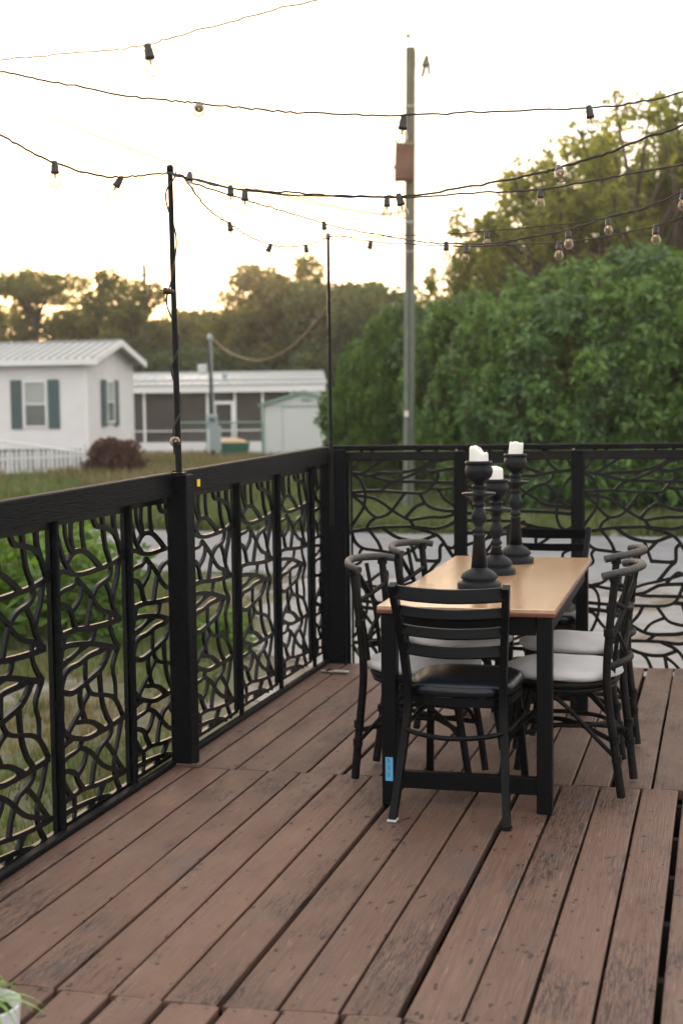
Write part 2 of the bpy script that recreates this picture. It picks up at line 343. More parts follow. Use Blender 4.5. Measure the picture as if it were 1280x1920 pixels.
def npmesh(name, V, Fq, m, parent=None, smooth=False):
    me = bpy.data.meshes.new(name); n = len(V); k = Fq.shape[1]; nf = len(Fq)
    me.vertices.add(n); me.vertices.foreach_set('co', np.asarray(V, np.float32).ravel())
    me.loops.add(nf*k); me.loops.foreach_set('vertex_index', Fq.astype(np.int32).ravel())
    me.polygons.add(nf); me.polygons.foreach_set('loop_start', np.arange(0, nf*k, k, dtype=np.int32)); me.polygons.foreach_set('loop_total', np.full(nf, k, dtype=np.int32))
    me.update(calc_edges=True); me.validate(); me.materials.append(m)
    o = bpy.data.objects.new(name, me); COL.objects.link(o); o.parent = parent; return o
rg = np.random.default_rng(11)
def unit(a): return a/np.maximum(np.linalg.norm(a, axis=-1, keepdims=True), 1e-9)
def leafgeo(C, Nn, per, Ln, Wd, spread=.8, up=.15, start=.15, face=False):
    """rosettes of kite-shaped leaves at points C pointing roughly along Nn"""
    C = np.repeat(C, per, 0); Nn = np.repeat(Nn, per, 0); n = len(C)
    D = unit(Nn+rg.normal(0, spread, (n, 3))+np.array([0, 0, up])); L = Ln*rg.uniform(.6, 1.25, (n, 1)); Wv = Wd*rg.uniform(.7, 1.2, (n, 1))
    Sd = unit(np.cross(D, rg.normal(0, 1, (n, 3)))); B = C+D*L*start
    if face:       # leaves lie like shingles on the surface of each clump
        T_ = unit(np.cross(Nn, rg.normal(0, 1, (n, 3)))); D = unit(T_+Nn*rg.uniform(.05, 1.1, (n, 1))+np.array([0, 0, .06])); Sd = unit(np.cross(D, Nn+rg.normal(0, .35, (n, 3)))); B = C+rg.normal(0, .05, (n, 3))
    V = np.stack([B, B+D*L*.45+Sd*Wv/2, B+D*L+np.array([0, 0, -.12])*L, B+D*L*.45-Sd*Wv/2], 1).reshape(-1, 3)
    return V
def blobs_points(blobs, dens=1.0, inner=.45):
    Cs = []; Ns = []
    for (c, r, n) in blobs:
        n = int(n*dens); u = unit(rg.normal(0, 1, (n, 3))); rad = rg.uniform(0, 1, (n, 1))**inner
        wob = 1+.16*np.sin(u[:, :1]*7+c[0]*3)*np.sin(u[:, 1:2]*6+c[1]*2)+.12*np.sin(u[:, 2:3]*9+c[2])
        Cs.append(np.array(c)+u*np.array(r)*rad*wob); Ns.append(u)
    return np.concatenate(Cs), np.concatenate(Ns)
# ================================================================== THE SETTING
G = -0.6                                   # the yard lies lower than the deck
FA = math.atan(.118)                       # the back railing runs at a small angle
def yf(x): return 7.575+.118*(x+2.05)      # back edge of the deck
def sheet(name, m, x0, x1, y0, y1, z, nx, ny, wob=0, kind='structure', keep=None):
    b = MB(); P = []
    for j in range(ny+1):
        for i in range(nx+1):
            x = x0+(x1-x0)*i/nx; y = y0+(y1-y0)*j/ny; e = 0
            if wob:
                if j in (0, ny): y += wob*(math.sin(x*1.7)+.6*math.sin(x*4.3+1)+.4*math.sin(x*9.1))
                if i in (0, nx): x += wob*(math.sin(y*1.9)+.6*math.sin(y*5.3+1))
            P.append((x, y, z))
    b.add(P, [(j*(nx+1)+i, j*(nx+1)+i+1, (j+1)*(nx+1)+i+1, (j+1)*(nx+1)+i) for j in range(ny) for i in range(nx)])
    return tag(b.build(name, m), kind=kind)
sheet('ground', M['ground'], -700, 700, -200, 1200, G, 4, 4)
sheet('road', M['road'], -70, 60, 16.1, 21.6, G+.012, 260, 4, .09)
b = MB(); pl = [(-2.6, 16.4), (-4.4, 16.3), (-4.9, 15.2), (-4.4, 14.3), (-4.7, 13.2), (-4.0, 12.3), (-4.1, 11.2), (-3.3, 10.5), (-3.4, 9.4), (-2.7, 8.7), (-2.8, 7.6), (-1.5, 6.9), (7, 6.9), (7.5, 12), (7, 16.4)]
b.add([(x+.05*math.sin(y*9), y, G+.006) for x, y in [tuple(v)[:2] for v in cr([(p[0], p[1], 0) for p in pl], 6, True)]], [tuple(range(6*len(pl)))]); tag(b.build('sandy_driveway', M['drive']), kind='structure')
# deck: every board modelled, three lengths butted end to end
b = MB(); cols = []; screws = []
rnd = random.Random(5)
def boards(xs, y0f, y1f, wide=()):
    for i in range(len(xs)-1):
        a = xs[i]+(.0105 if i in wide else .0050); c = xs[i+1]-(.0105 if (i+1) in wide else .0050)
        x0, x1 = a, c; dz = rnd.uniform(-.0022, .0012); tw = rnd.uniform(-.0010, .0010); e0 = rnd.uniform(-.0012, .0012)
        col = (rnd.random(), rnd.random(), rnd.random(), 1); n = 14; base = len(b.v); cup = rnd.uniform(-.0005, .0012)
        prof = [(-1, -.036), (-1, -.004), (-.94, -.0012), (-.4, cup), (.4, cup), (.94, -.0012), (1, -.004), (1, -.036)]
        vs = []; ph = rnd.uniform(0, 6)
        for k in range(n+1):
            for (u, z) in prof:
                x = (x0+x1)/2+u*(x1-x0)/2; y = (y0f(x)+.001+e0)*(1-k/n)+(y1f(x)-.0014)*k/n
                wv = .0011*math.sin(y*1.9+ph)+.0006*math.sin(y*5.1+ph*2)
                vs.append((x+wv, y, dz+z+tw*u))
        fs = [(k*8+j, k*8+(j+1) % 8, k*8+8+(j+1) % 8, k*8+8+j) for k in range(n) for j in range(8)]+[tuple(range(8))[::-1], tuple(range(n*8, n*8+8))]
        b.add(vs, fs); cols.extend([col]*len(vs))
        ymid = (y0f(x0)+y1f(x0))/2
        for jy in [-.9+.41*k for k in range(24)]:
            if y0f(x0)+.03 < jy < y1f(x0)-.03:
                for u in (-.62, .0, .62) if rnd.random() < .35 else (-.6, .6):
                    if rnd.random() < .82: screws.append(((x0+x1)/2+u*(x1-x0)/2+rnd.uniform(-.006, .006), jy+rnd.uniform(-.012, .012), dz+cup+.0006))
        for yy in (y0f(x0)+.025, y1f(x0)-.025):
            for u in (-.6, .6): screws.append(((x0+x1)/2+u*(x1-x0)/2+rnd.uniform(-.005, .005), yy+rnd.uniform(-.006, .006), dz+cup+.0006))
j1 = lambda x: 5.215+.052*(x+2.08); j0 = lambda x: 3.105+.1*max(0, x+1.2); jb = lambda x: -1.2
near = [-2.215, -2.079, -1.925, -1.760, -1.628, -1.478, -1.335, -1.185, -1.038, -.887, -.739, -.590, -.443, -.2875, -.1415]+[.007+.149*k for k in range(20)]
far = [-2.215, -2.06, -1.902, -1.745, -1.60, -1.452, -1.30, -1.15, -1.00, -.85, -.70, -.55, -.40, -.25, -.095]+[.055+.15*k for k in range(20)]
boards(near, j0, j1, (7, 10, 14)); boards(far, j1, lambda x: yf(x)-.004, (5, 12))
boards([x+.014 for x in near], jb, j0, (4, 5, 6, 7, 9))
deck = b.build('deck_floor', M['deck'], recalc=True); tag(deck, kind='structure')
ca = deck.data.color_attributes.new('board', 'FLOAT_COLOR', 'POINT'); ca.data.foreach_set('color', np.array(cols, np.float32).ravel())
b = MB()
for (x, y, z) in screws:
    r = rnd.uniform(.0030, .0055); b.add([(x+r*math.cos(t*1.047), y+r*math.sin(t*1.047), z) for t in range(6)], [(0, 1, 2, 3, 4, 5)])
sc = b.build('screw_heads', M['screw'], deck, recalc=False); tag(sc, kind='stuff')
b = MB()
for k in range(20): b.box((.45, -.9+.41*k+.04, -.125), (5.2, .038, .14))
b.box((-2.230, 3.15, -.32), (.03, 8.8, .56)); b.build('joists', M['joist'], deck)
b = MB(); b.bar((-2.24, yf(-2.24)-.05, -.315), (3.1, yf(3.1)-.05, -.315), .03, .55); b.box((3.05, 3.4, -.32), (.03, 9.2, .56)); b.build('skirt_board', M['joist'], deck)

# ================================================================== RAILINGS
PAT_LEFT=[[(107,1064),(112,1017),(142,969),(170,948)],[(157,1063),(155,1007),(173,951)],[(242,1066),(243,1008),(260,944)],[(112,918),(163,950),(214,954),(272,942),(331,912),(390,874)],[(-1,1054),(46,1024),(72,976),(98,928),(158,878)],[(321,1090),(354,1035),(416,1021),(487,1002),(533,970),(575,895)],[(411,1062),(419,1009),(434,945),(469,886),(474,848),(440,825),(362,808),(318,781),(290,740),(259,669)],[(508,1064),(512,1014),(533,970)],[(-5,894),(42,899),(104,892),(174,874),(246,869),(336,871),(460,877),(576,895)],[(194,852),(157,834),(87,828),(39,815),(-2,796)],[(64,897),(20,861),(-5,834)],[(194,852),(250,819),(300,784),(342,745),(401,711),(461,696),(547,662)],[(423,821),(460,772),(480,726),(520,673)],[(235,828),(212,783),(139,742)],[(-5,792),(72,780),(119,764),(146,735),(158,705),(178,675)],[(-5,765),(36,724),(58,675)],[(-5,667),(61,675),(164,677),(292,666),(443,659),(547,662)],[(547,891),(528,824),(496,774),(476,730)],[(461,696),(458,650),(477,605),(528,551)],[(329,664),(304,620),(252,607),(202,600),(132,584),(61,575)],[(-5,629),(46,629),(107,631),(203,621),(318,602),(421,576),(528,551)],[(88,673),(73,639),(58,606),(40,566)],[(459,567),(418,535),(376,509)],[(521,553),(476,503),(473,482)],[(422,575),(366,568),(269,566),(183,552),(109,547),(51,519),(-5,487)],[(95,580),(29,562),(-5,564)],[(433,547),(370,504),(272,481),(195,467),(121,460),(55,474)],[(505,535),(473,482),(491,422),(489,357)],[(79,533),(54,487),(56,431),(50,385),(55,345)],[(244,562),(242,487),(269,438),(311,416),(398,397),(468,374),(511,339),(555,280)],[(275,435),(225,408),(207,387),(157,362),(87,319)],[(195,464),(193,425),(207,380),(229,336)],[(355,500),(364,420),(378,366),(409,313),(442,280),(439,245),(393,223),(340,207),(312,183),(284,141),(268,88)],[(142,353),(172,345),(229,335),(296,315),(379,272)],[(-5,447),(16,399),(45,352),(98,310),(169,286),(242,271),(336,271),(424,273),(555,280)],[(125,301),(43,286),(-5,261)],[(211,277),(159,246),(72,239),(2,214)],[(172,254),(240,227),(296,193),(352,149),(419,115),(561,69)],[(393,220),(451,171),(492,126),(540,76)],[(538,279),(498,196),(467,153),(462,91),(484,43),(525,-5)],[(238,228),(204,181),(148,155)],[(-5,206),(78,192),(139,167),(161,135),(195,97)],[(-5,182),(53,149),(82,116),(108,93)],[(-2,91),(97,93),(199,96),(305,82),(460,70),(561,69)],[(373,75),(345,52),(318,28)],[(12,49),(118,46),(236,37),(352,23),(462,-3)],[(127,94),(129,43),(120,7)],[(285,27),(218,3)]]
PAT_BACK=[[(68,1218),(51,1148),(-5,1094)],[(130,1218),(119,1159),(116,1110),(63,1078)],[(-5,1083),(68,1077),(136,1061),(221,1039),(294,1034),(373,1034),(486,1029),(605,1029)],[(119,1069),(176,1083),(249,1083),(339,1094),(407,1115),(458,1148),(486,1175),(492,1218)],[(119,1110),(170,1142),(226,1170),(317,1172),(384,1191),(463,1175),(486,1170)],[(384,1191),(401,1218)],[(176,980),(221,1023),(294,1050),(373,1083),(430,1115),(475,1142),(542,1159),(605,1175)],[(407,1104),(458,1088),(520,1099),(605,1107)],[(-5,972),(80,980),(181,980),(283,974),(373,969),(430,974),(463,1007),(497,1050),(502,1096)],[(450,994),(542,991),(605,1004)],[(1,1083),(51,1050),(74,1007),(85,953),(74,888),(40,833),(1,779)],[(-5,958),(63,953),(125,942),(181,915),(232,877),(283,844),(339,817),(384,823),(463,833),(531,833),(605,852)],[(12,958),(74,904),(102,866),(147,833),(204,844),(243,877),(283,931),(317,974)],[(147,833),(108,801),(91,763)],[(-5,749),(91,763),(176,774),(260,777),(339,779),(407,774),(486,768),(554,785),(605,812)],[(339,817),(362,779)],[(315,829),(351,871),(384,898),(427,914)],[(396,969),(430,909),(475,882),(542,869),(605,866)],[(503,992),(531,942),(565,915),(605,890)],[(94,770),(130,725),(159,682),(176,638)],[(181,774),(249,725),(317,703),(396,698),(458,720),(488,732)],[(339,779),(418,758),(486,733),(520,703),(548,660),(605,584)],[(-5,758),(23,692),(68,655),(136,644),(232,630),(294,622),(351,644),(409,703)],[(68,655),(49,627),(57,579),(1,546)],[(546,663),(576,657),(605,673)],[(532,684),(509,660),(506,589),(475,557),(411,475)],[(372,589),(458,583),(501,585)],[(335,702),(373,595),(372,589)],[(0,428),(57,452),(106,466),(155,503),(204,522),(200,430)],[(0,456),(57,449),(150,433),(243,428),(332,456),(410,475),(484,494),(605,532)],[(549,514),(513,522),(450,456)],[(263,398),(332,409),(386,437),(440,456),(605,463)],[(191,431),(322,397),(410,393),(605,390)],[(552,461),(528,400),(499,357),(440,338),(312,338),(155,343),(0,355)],[(494,356),(605,348)],[(0,320),(57,315),(155,301),(214,263),(273,225),(332,192),(386,178),(459,178),(533,183),(605,206)],[(0,456),(62,433),(86,390),(91,334),(77,258),(42,183),(0,136)],[(0,315),(57,296),(86,258),(111,225),(155,188),(204,197),(263,239),(307,287),(332,338)],[(337,192),(376,239),(451,273)],[(405,338),(440,287),(469,254),(518,235),(605,223)],[(544,352),(562,296),(605,254)],[(0,107),(116,122),(214,140),(273,140),(351,140),(440,136),(533,126),(605,148)],[(155,188),(116,155),(106,117)],[(351,140),(401,178)],[(165,131),(248,98),(312,74),(376,60),(440,60),(484,74),(518,91)],[(430,136),(499,103),(533,74),(562,32),(605,-15)],[(327,70),(356,37),(381,-20)],[(450,60),(464,-20)],[(451,54),(499,18),(533,-20)],[(82,117),(131,70),(160,4),(165,-20)],[(0,98),(47,32),(116,13),(162,-8)]]

def pclip(P, w):
    o = []
    for p in P:
        q = []
        for (u, v) in p:
            if u <= w: q.append((u, v))
            else:
                if q: u0, v0 = q[-1]; t = (w-u0)/max(u-u0, 1e-6); q.append((w, v0+(v-v0)*t))
                break
        if len(q) > 1: o.append(q)
    return o
def lattice(pat, Wd, H, sw, th, mirror=False, rot=False, clip=None, z0=0.0, topb=.03, z1=None):
    b = MB(); P = [[(u/1000, v/1000) for u, v in p] for p in pat]
    if rot: P = [[(Wd-u, H-v) for u, v in p][::-1] for p in P]
    if mirror: P = [[(Wd-u, v) for u, v in p] for p in P]
    if clip: P = [sorted(p, key=lambda q: 0) for p in P]; P = [p if p[0][0] <= clip else p[::-1] for p in P]; P = pclip(P, clip)
    ww = clip or Wd
    for i, p in enumerate(P):
        q = [(max(.001, min(ww-.001, u)), v) for u, v in p]
        b.ribbon(q, sw*random.Random(i*7+3).uniform(.90, 1.12), th+.0007*(i % 9))
    t2 = th+.009
    b.box((ww/2, 0, H-topb/2), (ww, t2, topb)); b.box((ww/2, 0, z0+.008), (ww, t2, .016))
    b.box((.006, 0, (H+z0)/2), (.012, t2-.001, H-z0)); b.box((ww-.006, 0, (H+z0)/2), (.012, t2-.001, H-z0))
    return b
# left railing
LR = thing('deck_railing', 'black branch-pattern railing along the left edge of the deck, nearest the camera', 'railing', (-2.2, 5.2, 0), 0)
ang = R(90)
first = None
zt = lambda y: 1.187+(y-3.85)*.0141
for y0, clip in [(2.44, None), (3.05, None), (3.66, None), (4.27, None), (4.88, None), (5.50, None), (6.115, None), (6.725, None), (7.335, .24)]:
    if clip is None and first is not None:
        o = first.copy(); COL.objects.link(o)
    else:
        o = lattice(PAT_LEFT, .60, 1.09, .0180, .009, clip=clip).build('lattice_panel', M['lattice'], LR)
        if clip is None: first = o
    o.location = (-.003, y0-5.2, zt(y0+.3)-1.186); o.rotation_euler = (0, 0, ang)
for y in (3.045, 3.655, 4.265, 4.875, 6.11, 6.722, 7.33):
    MB().box((-2.181, y, zt(y)/2-.04), (.020, .021, zt(y)-.09), ch=.003).build('batten', M['black'], LR, True)
MB().box((-2.175, 7.575, .58), (.05, .055, 1.2), ch=.003).build('batten', M['black'], LR, True)
def slab(y0, y1, name, x0, x1, zl, zh):
    b = MB(); vs = []; n = 10
    for k in range(n+1):
        y = y0+(y1-y0)*k/n; w = .0012*math.sin(y*3.1)
        for (x, dz) in ((x0, zl), (x1, zl), (x1, zh-.004), (x1-.004, zh), (x0+.004, zh+.001), (x0, zh-.004)): vs.append((x+w, y, zt(y)+dz if zl < 0 else dz))
    b.add(vs, [(k*6+j, k*6+(j+1) % 6, k*6+6+(j+1) % 6, k*6+6+j) for k in range(n) for j in range(6)]+[tuple(range(6))[::-1], tuple(range(n*6, n*6+6))])
    return b.build(name, M['black'], LR, True)
slab(2.0, 5.217, 'top_rail', -2.181, -2.138, -.094, 0); slab(5.313, 7.60, 'top_rail', -2.180, -2.139, -.094, .001)
MB().box((-2.168, 4.6, .011), (.034, 5.9, .022), ch=.004).build('bottom_rail', M['black'], LR, True)
P1 = MB().box((-2.128, 5.265, .598), (.088, .092, 1.2), ch=.005).build('post', M['black'], LR, True)
MB().box((-2.1362, 5.492, 1.150), (.004, .030, .030)).build('yellow_tag', M['yellow'], LR, True)
MB().box((-2.105, 5.225, .006), (.11, .02, .012), ch=.002).build('post_foot', M['deck'], LR, True)
# back railing
BR = thing('deck_railing', 'black branch-pattern railing across the back of the deck behind the table', 'railing', (-2.1, yf(-2.1), 0), FA)
H = 1.20
pb = None
for k in range(5):
    x0 = .062+.652*k; z0 = -.14
    o = lattice(PAT_BACK, .60, 1.205, .0175, .010, rot=(k == 1), z0=-.03, topb=.045).build('lattice_panel', M['lattice'], BR); o.location = (x0, .055, 0)
for x in (.028, .690, 1.335, 1.99, 2.645, 3.3):
    MB().box((x, .026, .585), (.060, .036, 1.24), ch=.003).build('batten', M['black'], BR)
    MB().lathe([(0, .003), (.005, .002), (.006, 0)], seg=10).build('screw', M['chrome'], BR).location = (x-.02, .012, 1.222)
for o in KIDS(BR):
    if o.name.startswith('screw'): o.rotation_euler = (R(90), 0, 0); o.location.y = .007; o.location.z = 1.213
MB().box((1.65, .030, 1.228), (3.42, .052, .028), ch=.004).build('top_rail', M['black'], BR)
MB().box((1.65, .058, 1.180), (3.40, .024, .050), ch=.003).build('top_rail', M['black'], BR)
MB().box((-.005, .015, .60), (.094, .094, 1.243), ch=.005).build('post', M['black'], BR)
MB().box((-.062, .02, .80), (.020, .06, .9), ch=.003).build('pole_bracket', M['black'], BR)

# ================================================================== TABLE AND WHAT STANDS ON IT
TC = ((-.901), 5.716); TR = R(.9)
T = thing('dining_table', 'narrow black table with a glossy wood top and three candlesticks on it', 'table', (TC[0], TC[1], 0), TR)
b = MB().box((0, 0, .733), (.645, 1.69, .016), ch=.002); b.build('tabletop', M['ttop'], T)
MB().box((0, 0, .7185), (.648, 1.693, .0125), ch=.002).build('edge_band', M['tedge'], T)
for s in (-1, 1):
    MB().box((s*.288, 0, .676), (.022, 1.54, .070), ch=.002).build('apron', M['bmetal'], T)
    MB().box((0, s*.80, .676), (.50, .022, .070), ch=.002).build('apron', M['bmetal'], T)
    MB().box((0, s*.808, .095), (.515, .035, .062), ch=.003).build('stretcher', M['bmetal'], T)
    for q in (-1, 1):
        lg = MB().box((s*.283, q*.808, .356), (.055, .058, .711), ch=.003).build('leg', M['bmetal'], T)
        if s == -1 and q == -1:
            MB().box((-.283, -.8375, .135), (.028, .0012, .088)).build('sticker', M['blue'], lg)
            bb = MB()
            for k in range(3):
                for j in range(4): bb.box((-.283+random.uniform(-.004, .004), -.8384, .108+k*.026+j*.0042), (.010 if j % 2 else .006, .0006, .0018))
            bb.build('sticker_print', M['ink'], lg)
def profile(hh):       # candlestick radius profile, height hh
    P = [(.0,0),(.089,.0),(.0895,.003),(.0895,.018),(.087,.024),(.080,.028),(.068,.031),(.068,.036),(.075,.041),(.0755,.046),(.070,.056),(.060,.066),(.048,.074),(.036,.079),(.0335,.084)]
    Q = [(.0225,.205),(.0260,.208),(.0260,.213),(.0200,.217),(.0200,.221),(.0262,.226),(.0268,.233),(.0235,.238),(.0180,.246),(.0175,.250),(.0220,.256),(.0295,.268),(.0318,.282),(.0300,.296),(.0240,.309),(.0185,.318),(.0180,.323),(.0265,.329),(.0275,.334),(.0220,.340),(.0220,.346),(.0280,.352),(.0400,.360),(.0560,.367),(.0680,.372),(.0690,.376),(.0660,.379),(.0300,.380),(.0270,.385),(.0270,.395),(.0300,.402),(.0295,.407),(.0190,.411),(.0185,.416),(.0230,.421),(.0380,.429),(.0510,.442),(.0565,.458),(.0560,.472),(.0505,.484),(.0500,.489),(.0550,.492),(.0560,.498),(.0535,.503),(.0480,.504),(.0470,.498),(0,.497)]
    k = (hh-.084-(.504-.205))/(.205-.084)
    return P+[(r, .084+(.205-.084)*k+(z-.205)) for r, z in Q]
def candlestick(label, px, py, hh, sc, r=1.0):
    p = at(px, py, .741); t = thing('candlestick', label, 'candlestick', (p[0], p[1], .741), 0, 'turned candlesticks on the table')
    pr = [(a*sc, z) for a, z in profile(hh)]; pr = pr[:1]+pr[1:]
    i0 = next(i for i, q in enumerate(pr) if q[1] >= .0839); n = len(pr)
    i1 = n-15
    MB().lathe(pr[:i0+1]+[(.0001, pr[i0][1])], seg=48).build('base', M['stick'], t)
    MB().lathe([(.0001, pr[i0][1])]+pr[i0:i1+1]+[(.0001, pr[i1][1])], seg=40).build('stem', M['stick'], t)
    MB().lathe([(.0001, pr[i1][1])]+pr[i1:], seg=44).build('bowl', M['stick'], t)
    return p, .741+hh-.007
def candle(label, p, z, r, h, cut, off=(0, 0), tilt=0, seg=36):
    t = thing('pillar_candle', label, 'candle', (p[0]+off[0], p[1]+off[1], z), 0, 'white candles in the candlesticks'); t.rotation_euler = (0, tilt, 0)
    b = MB(); n = 12; vs = []
    for i in range(n+1):
        f = i/n
        for j in range(seg):
            a = 2*math.pi*j/seg; rr = r*(1-.03*f+.015*math.sin(3*a+f*2)); top = cut(math.cos(a), math.sin(a)); e = 1-.10*max(0, f-.85)/.15
            vs.append((rr*e*math.cos(a), rr*e*math.sin(a), top*f))
    fs = [(i*seg+j, i*seg+(j+1) % seg, (i+1)*seg+(j+1) % seg, (i+1)*seg+j) for i in range(n) for j in range(seg)]+[tuple(range(seg))[::-1]]
    k = len(vs)
    for j in range(seg):
        a = 2*math.pi*j/seg; vs.append((r*.72*math.cos(a), r*.72*math.sin(a), cut(math.cos(a)*.7, math.sin(a)*.7)-.007))
    fs += [(n*seg+j, n*seg+(j+1) % seg, k+(j+1) % seg, k+j) for j in range(seg)]; vs.append((0, 0, cut(0, 0)-.011)); fs += [(k+j, k+(j+1) % seg, k+seg) for j in range(seg)]
    b.add(vs, fs, 0, True); b.build('wax', M['candle'], t)
    MB().tube([(0, 0, cut(0, 0)-.012), (.001, 0, cut(0, 0)-.005), (.002, 0, cut(0, 0)+.001)], .0012, 6).build('wick', M['wick'], t)
pA, zA = candlestick('charcoal candlestick nearest the front chair, its candle melted down on one side', 898, 1103, .505, .97)
pB, zB = candlestick('shorter charcoal candlestick in the middle, half hidden by the front one', 930, 1076, .408, .92)
pC, zC = candlestick('charcoal candlestick farthest back on the table, its candle leaning', 966, 1055, .500, .93)
candle('white candle with one side melted down, in the front candlestick', pA, zA, .0375, .065, lambda x, y: .066-.027/(1+math.exp(-(x-.15)*7))+.002*math.sin(9*x))
candle('thin rounded white candle in the short middle candlestick', pB, zB, .030, .06, lambda x, y: .074-.018*(x*x+y*y)-.004*x)
candle('leaning white candle in the farthest candlestick', pC, zC, .0325, .06, lambda x, y: .060+.003*math.cos(5*x)-.002*y, tilt=R(5))

# ================================================================== LADDER-BACK METAL CHAIRS
def ladder_chair(label, loc, rz, pitch=0):
    t = thing('ladderback_chair', label, 'chair', (*loc, 0), rz, 'black metal ladderback chairs')
    for s in (-1, 1):
        path = cr([(s*.203, .0, .004), (s*.190, .055, .16), (s*.176, .105, .33), (s*.172, .115, .45), (s*.182, .085, .62), (s*.197, .03, .79), (s*.200, .012, .842)], 5)
        up = MB().sweep(path, [(-.0125, -.018), (-.0125, .018), (.0125, .018), (.0125, -.018)], (1, 0, 0), smooth=False); up.build('back_post', M['bmetal'], t)
        g = MB().box((s*.203, -.001, .004), (.034, .042, .008), ch=.002).build('foot_glide', M['steel' if (s < 0 and rz < 1) else 'bmetal'], t)
        MB().sweep(cr([(s*.165, .47, .40), (s*.178, .50, .20), (s*.188, .535, .0)], 4), [(-.0125, -.0125), (-.0125, .0125), (.0125, .0125), (.0125, -.0125)], (1, 0, 0), smooth=False).build('front_leg', M['bmetal'], t)
    for z, h, yb, w in ((.812, .052, .022, .197), (.745, .040, .044, .193), (.674, .040, .066, .186), (.603, .042, .088, .180)):
        path = cr([(-w, yb, z+.004), (-w*.6, yb-.030, z), (0, yb-.045, z-.003), (w*.6, yb-.030, z), (w, yb, z+.004)], 6)
        MB().sweep(path, [(-h/2, -.0045), (-h/2+.004, .0065), (h/2-.004, .0065), (h/2, -.0045), (h/2-.003, -.0065), (-h/2+.003, -.0065)], (0, .30, 1), smooth=False).build('slat', M['bmetal'], t)
    def outline(k, n=40):
        P = []
        for i in range(n):
            a = 2*math.pi*i/n; c, s_ = math.cos(a), math.sin(a); e = .62
            x = math.copysign(abs(c)**e, c)*(.195+.022*(s_ > 0)*s_)*k; y = math.copysign(abs(s_)**e, s_)*.205*k; P.append((x, y+.305))
        return P
    b = MB(); rings = [(.95, .428), (1.0, .432), (1.035, .443), (1.03, .458), (.98, .471), (.86, .481), (.6, .487), (.3, .489)]; vs = []; n = 40
    for k, z in rings: vs += [(x, y, z) for x, y in outline(k)]
    vs.append((0, .305, .489)); vs.append((0, .305, .428))
    fs = [(i*n+j, i*n+(j+1) % n, (i+1)*n+(j+1) % n, (i+1)*n+j) for i in range(len(rings)-1) for j in range(n)]+[((len(rings)-1)*n+j, (len(rings)-1)*n+(j+1) % n, len(rings)*n) for j in range(n)]+[((j+1) % n, j, len(rings)*n+1) for j in range(n)]
    b.add(vs, fs, 0, True); b.build('seat', M['vinyl'], t)
    MB().sweep([(x, y, .412) for x, y in outline(.96)], [(-.014, -.008), (-.014, .008), (.014, .008), (.014, -.008)], (0, 0, 1), closed=True, smooth=False).build('seat_frame', M['bmetal'], t)
    MB().tube(cr([(-.178, .10, .315), (-.11, .045, .306), (0, .02, .302), (.11, .045, .306), (.178, .10, .315), (.19, .28, .312), (.176, .49, .312), (0, .53, .31), (-.176, .49, .312), (-.19, .28, .312)], 5, True), .009, 8, closed=True).build('foot_ring', M['bmetal'], t)
    return t
ladder_chair('black ladderback chair with its back to the camera at the near end of the table', (-.912, 4.685), R(-1.0))
ladder_chair('black ladderback chair facing the camera at the far end of the table', (-.845, 7.02), R(179))

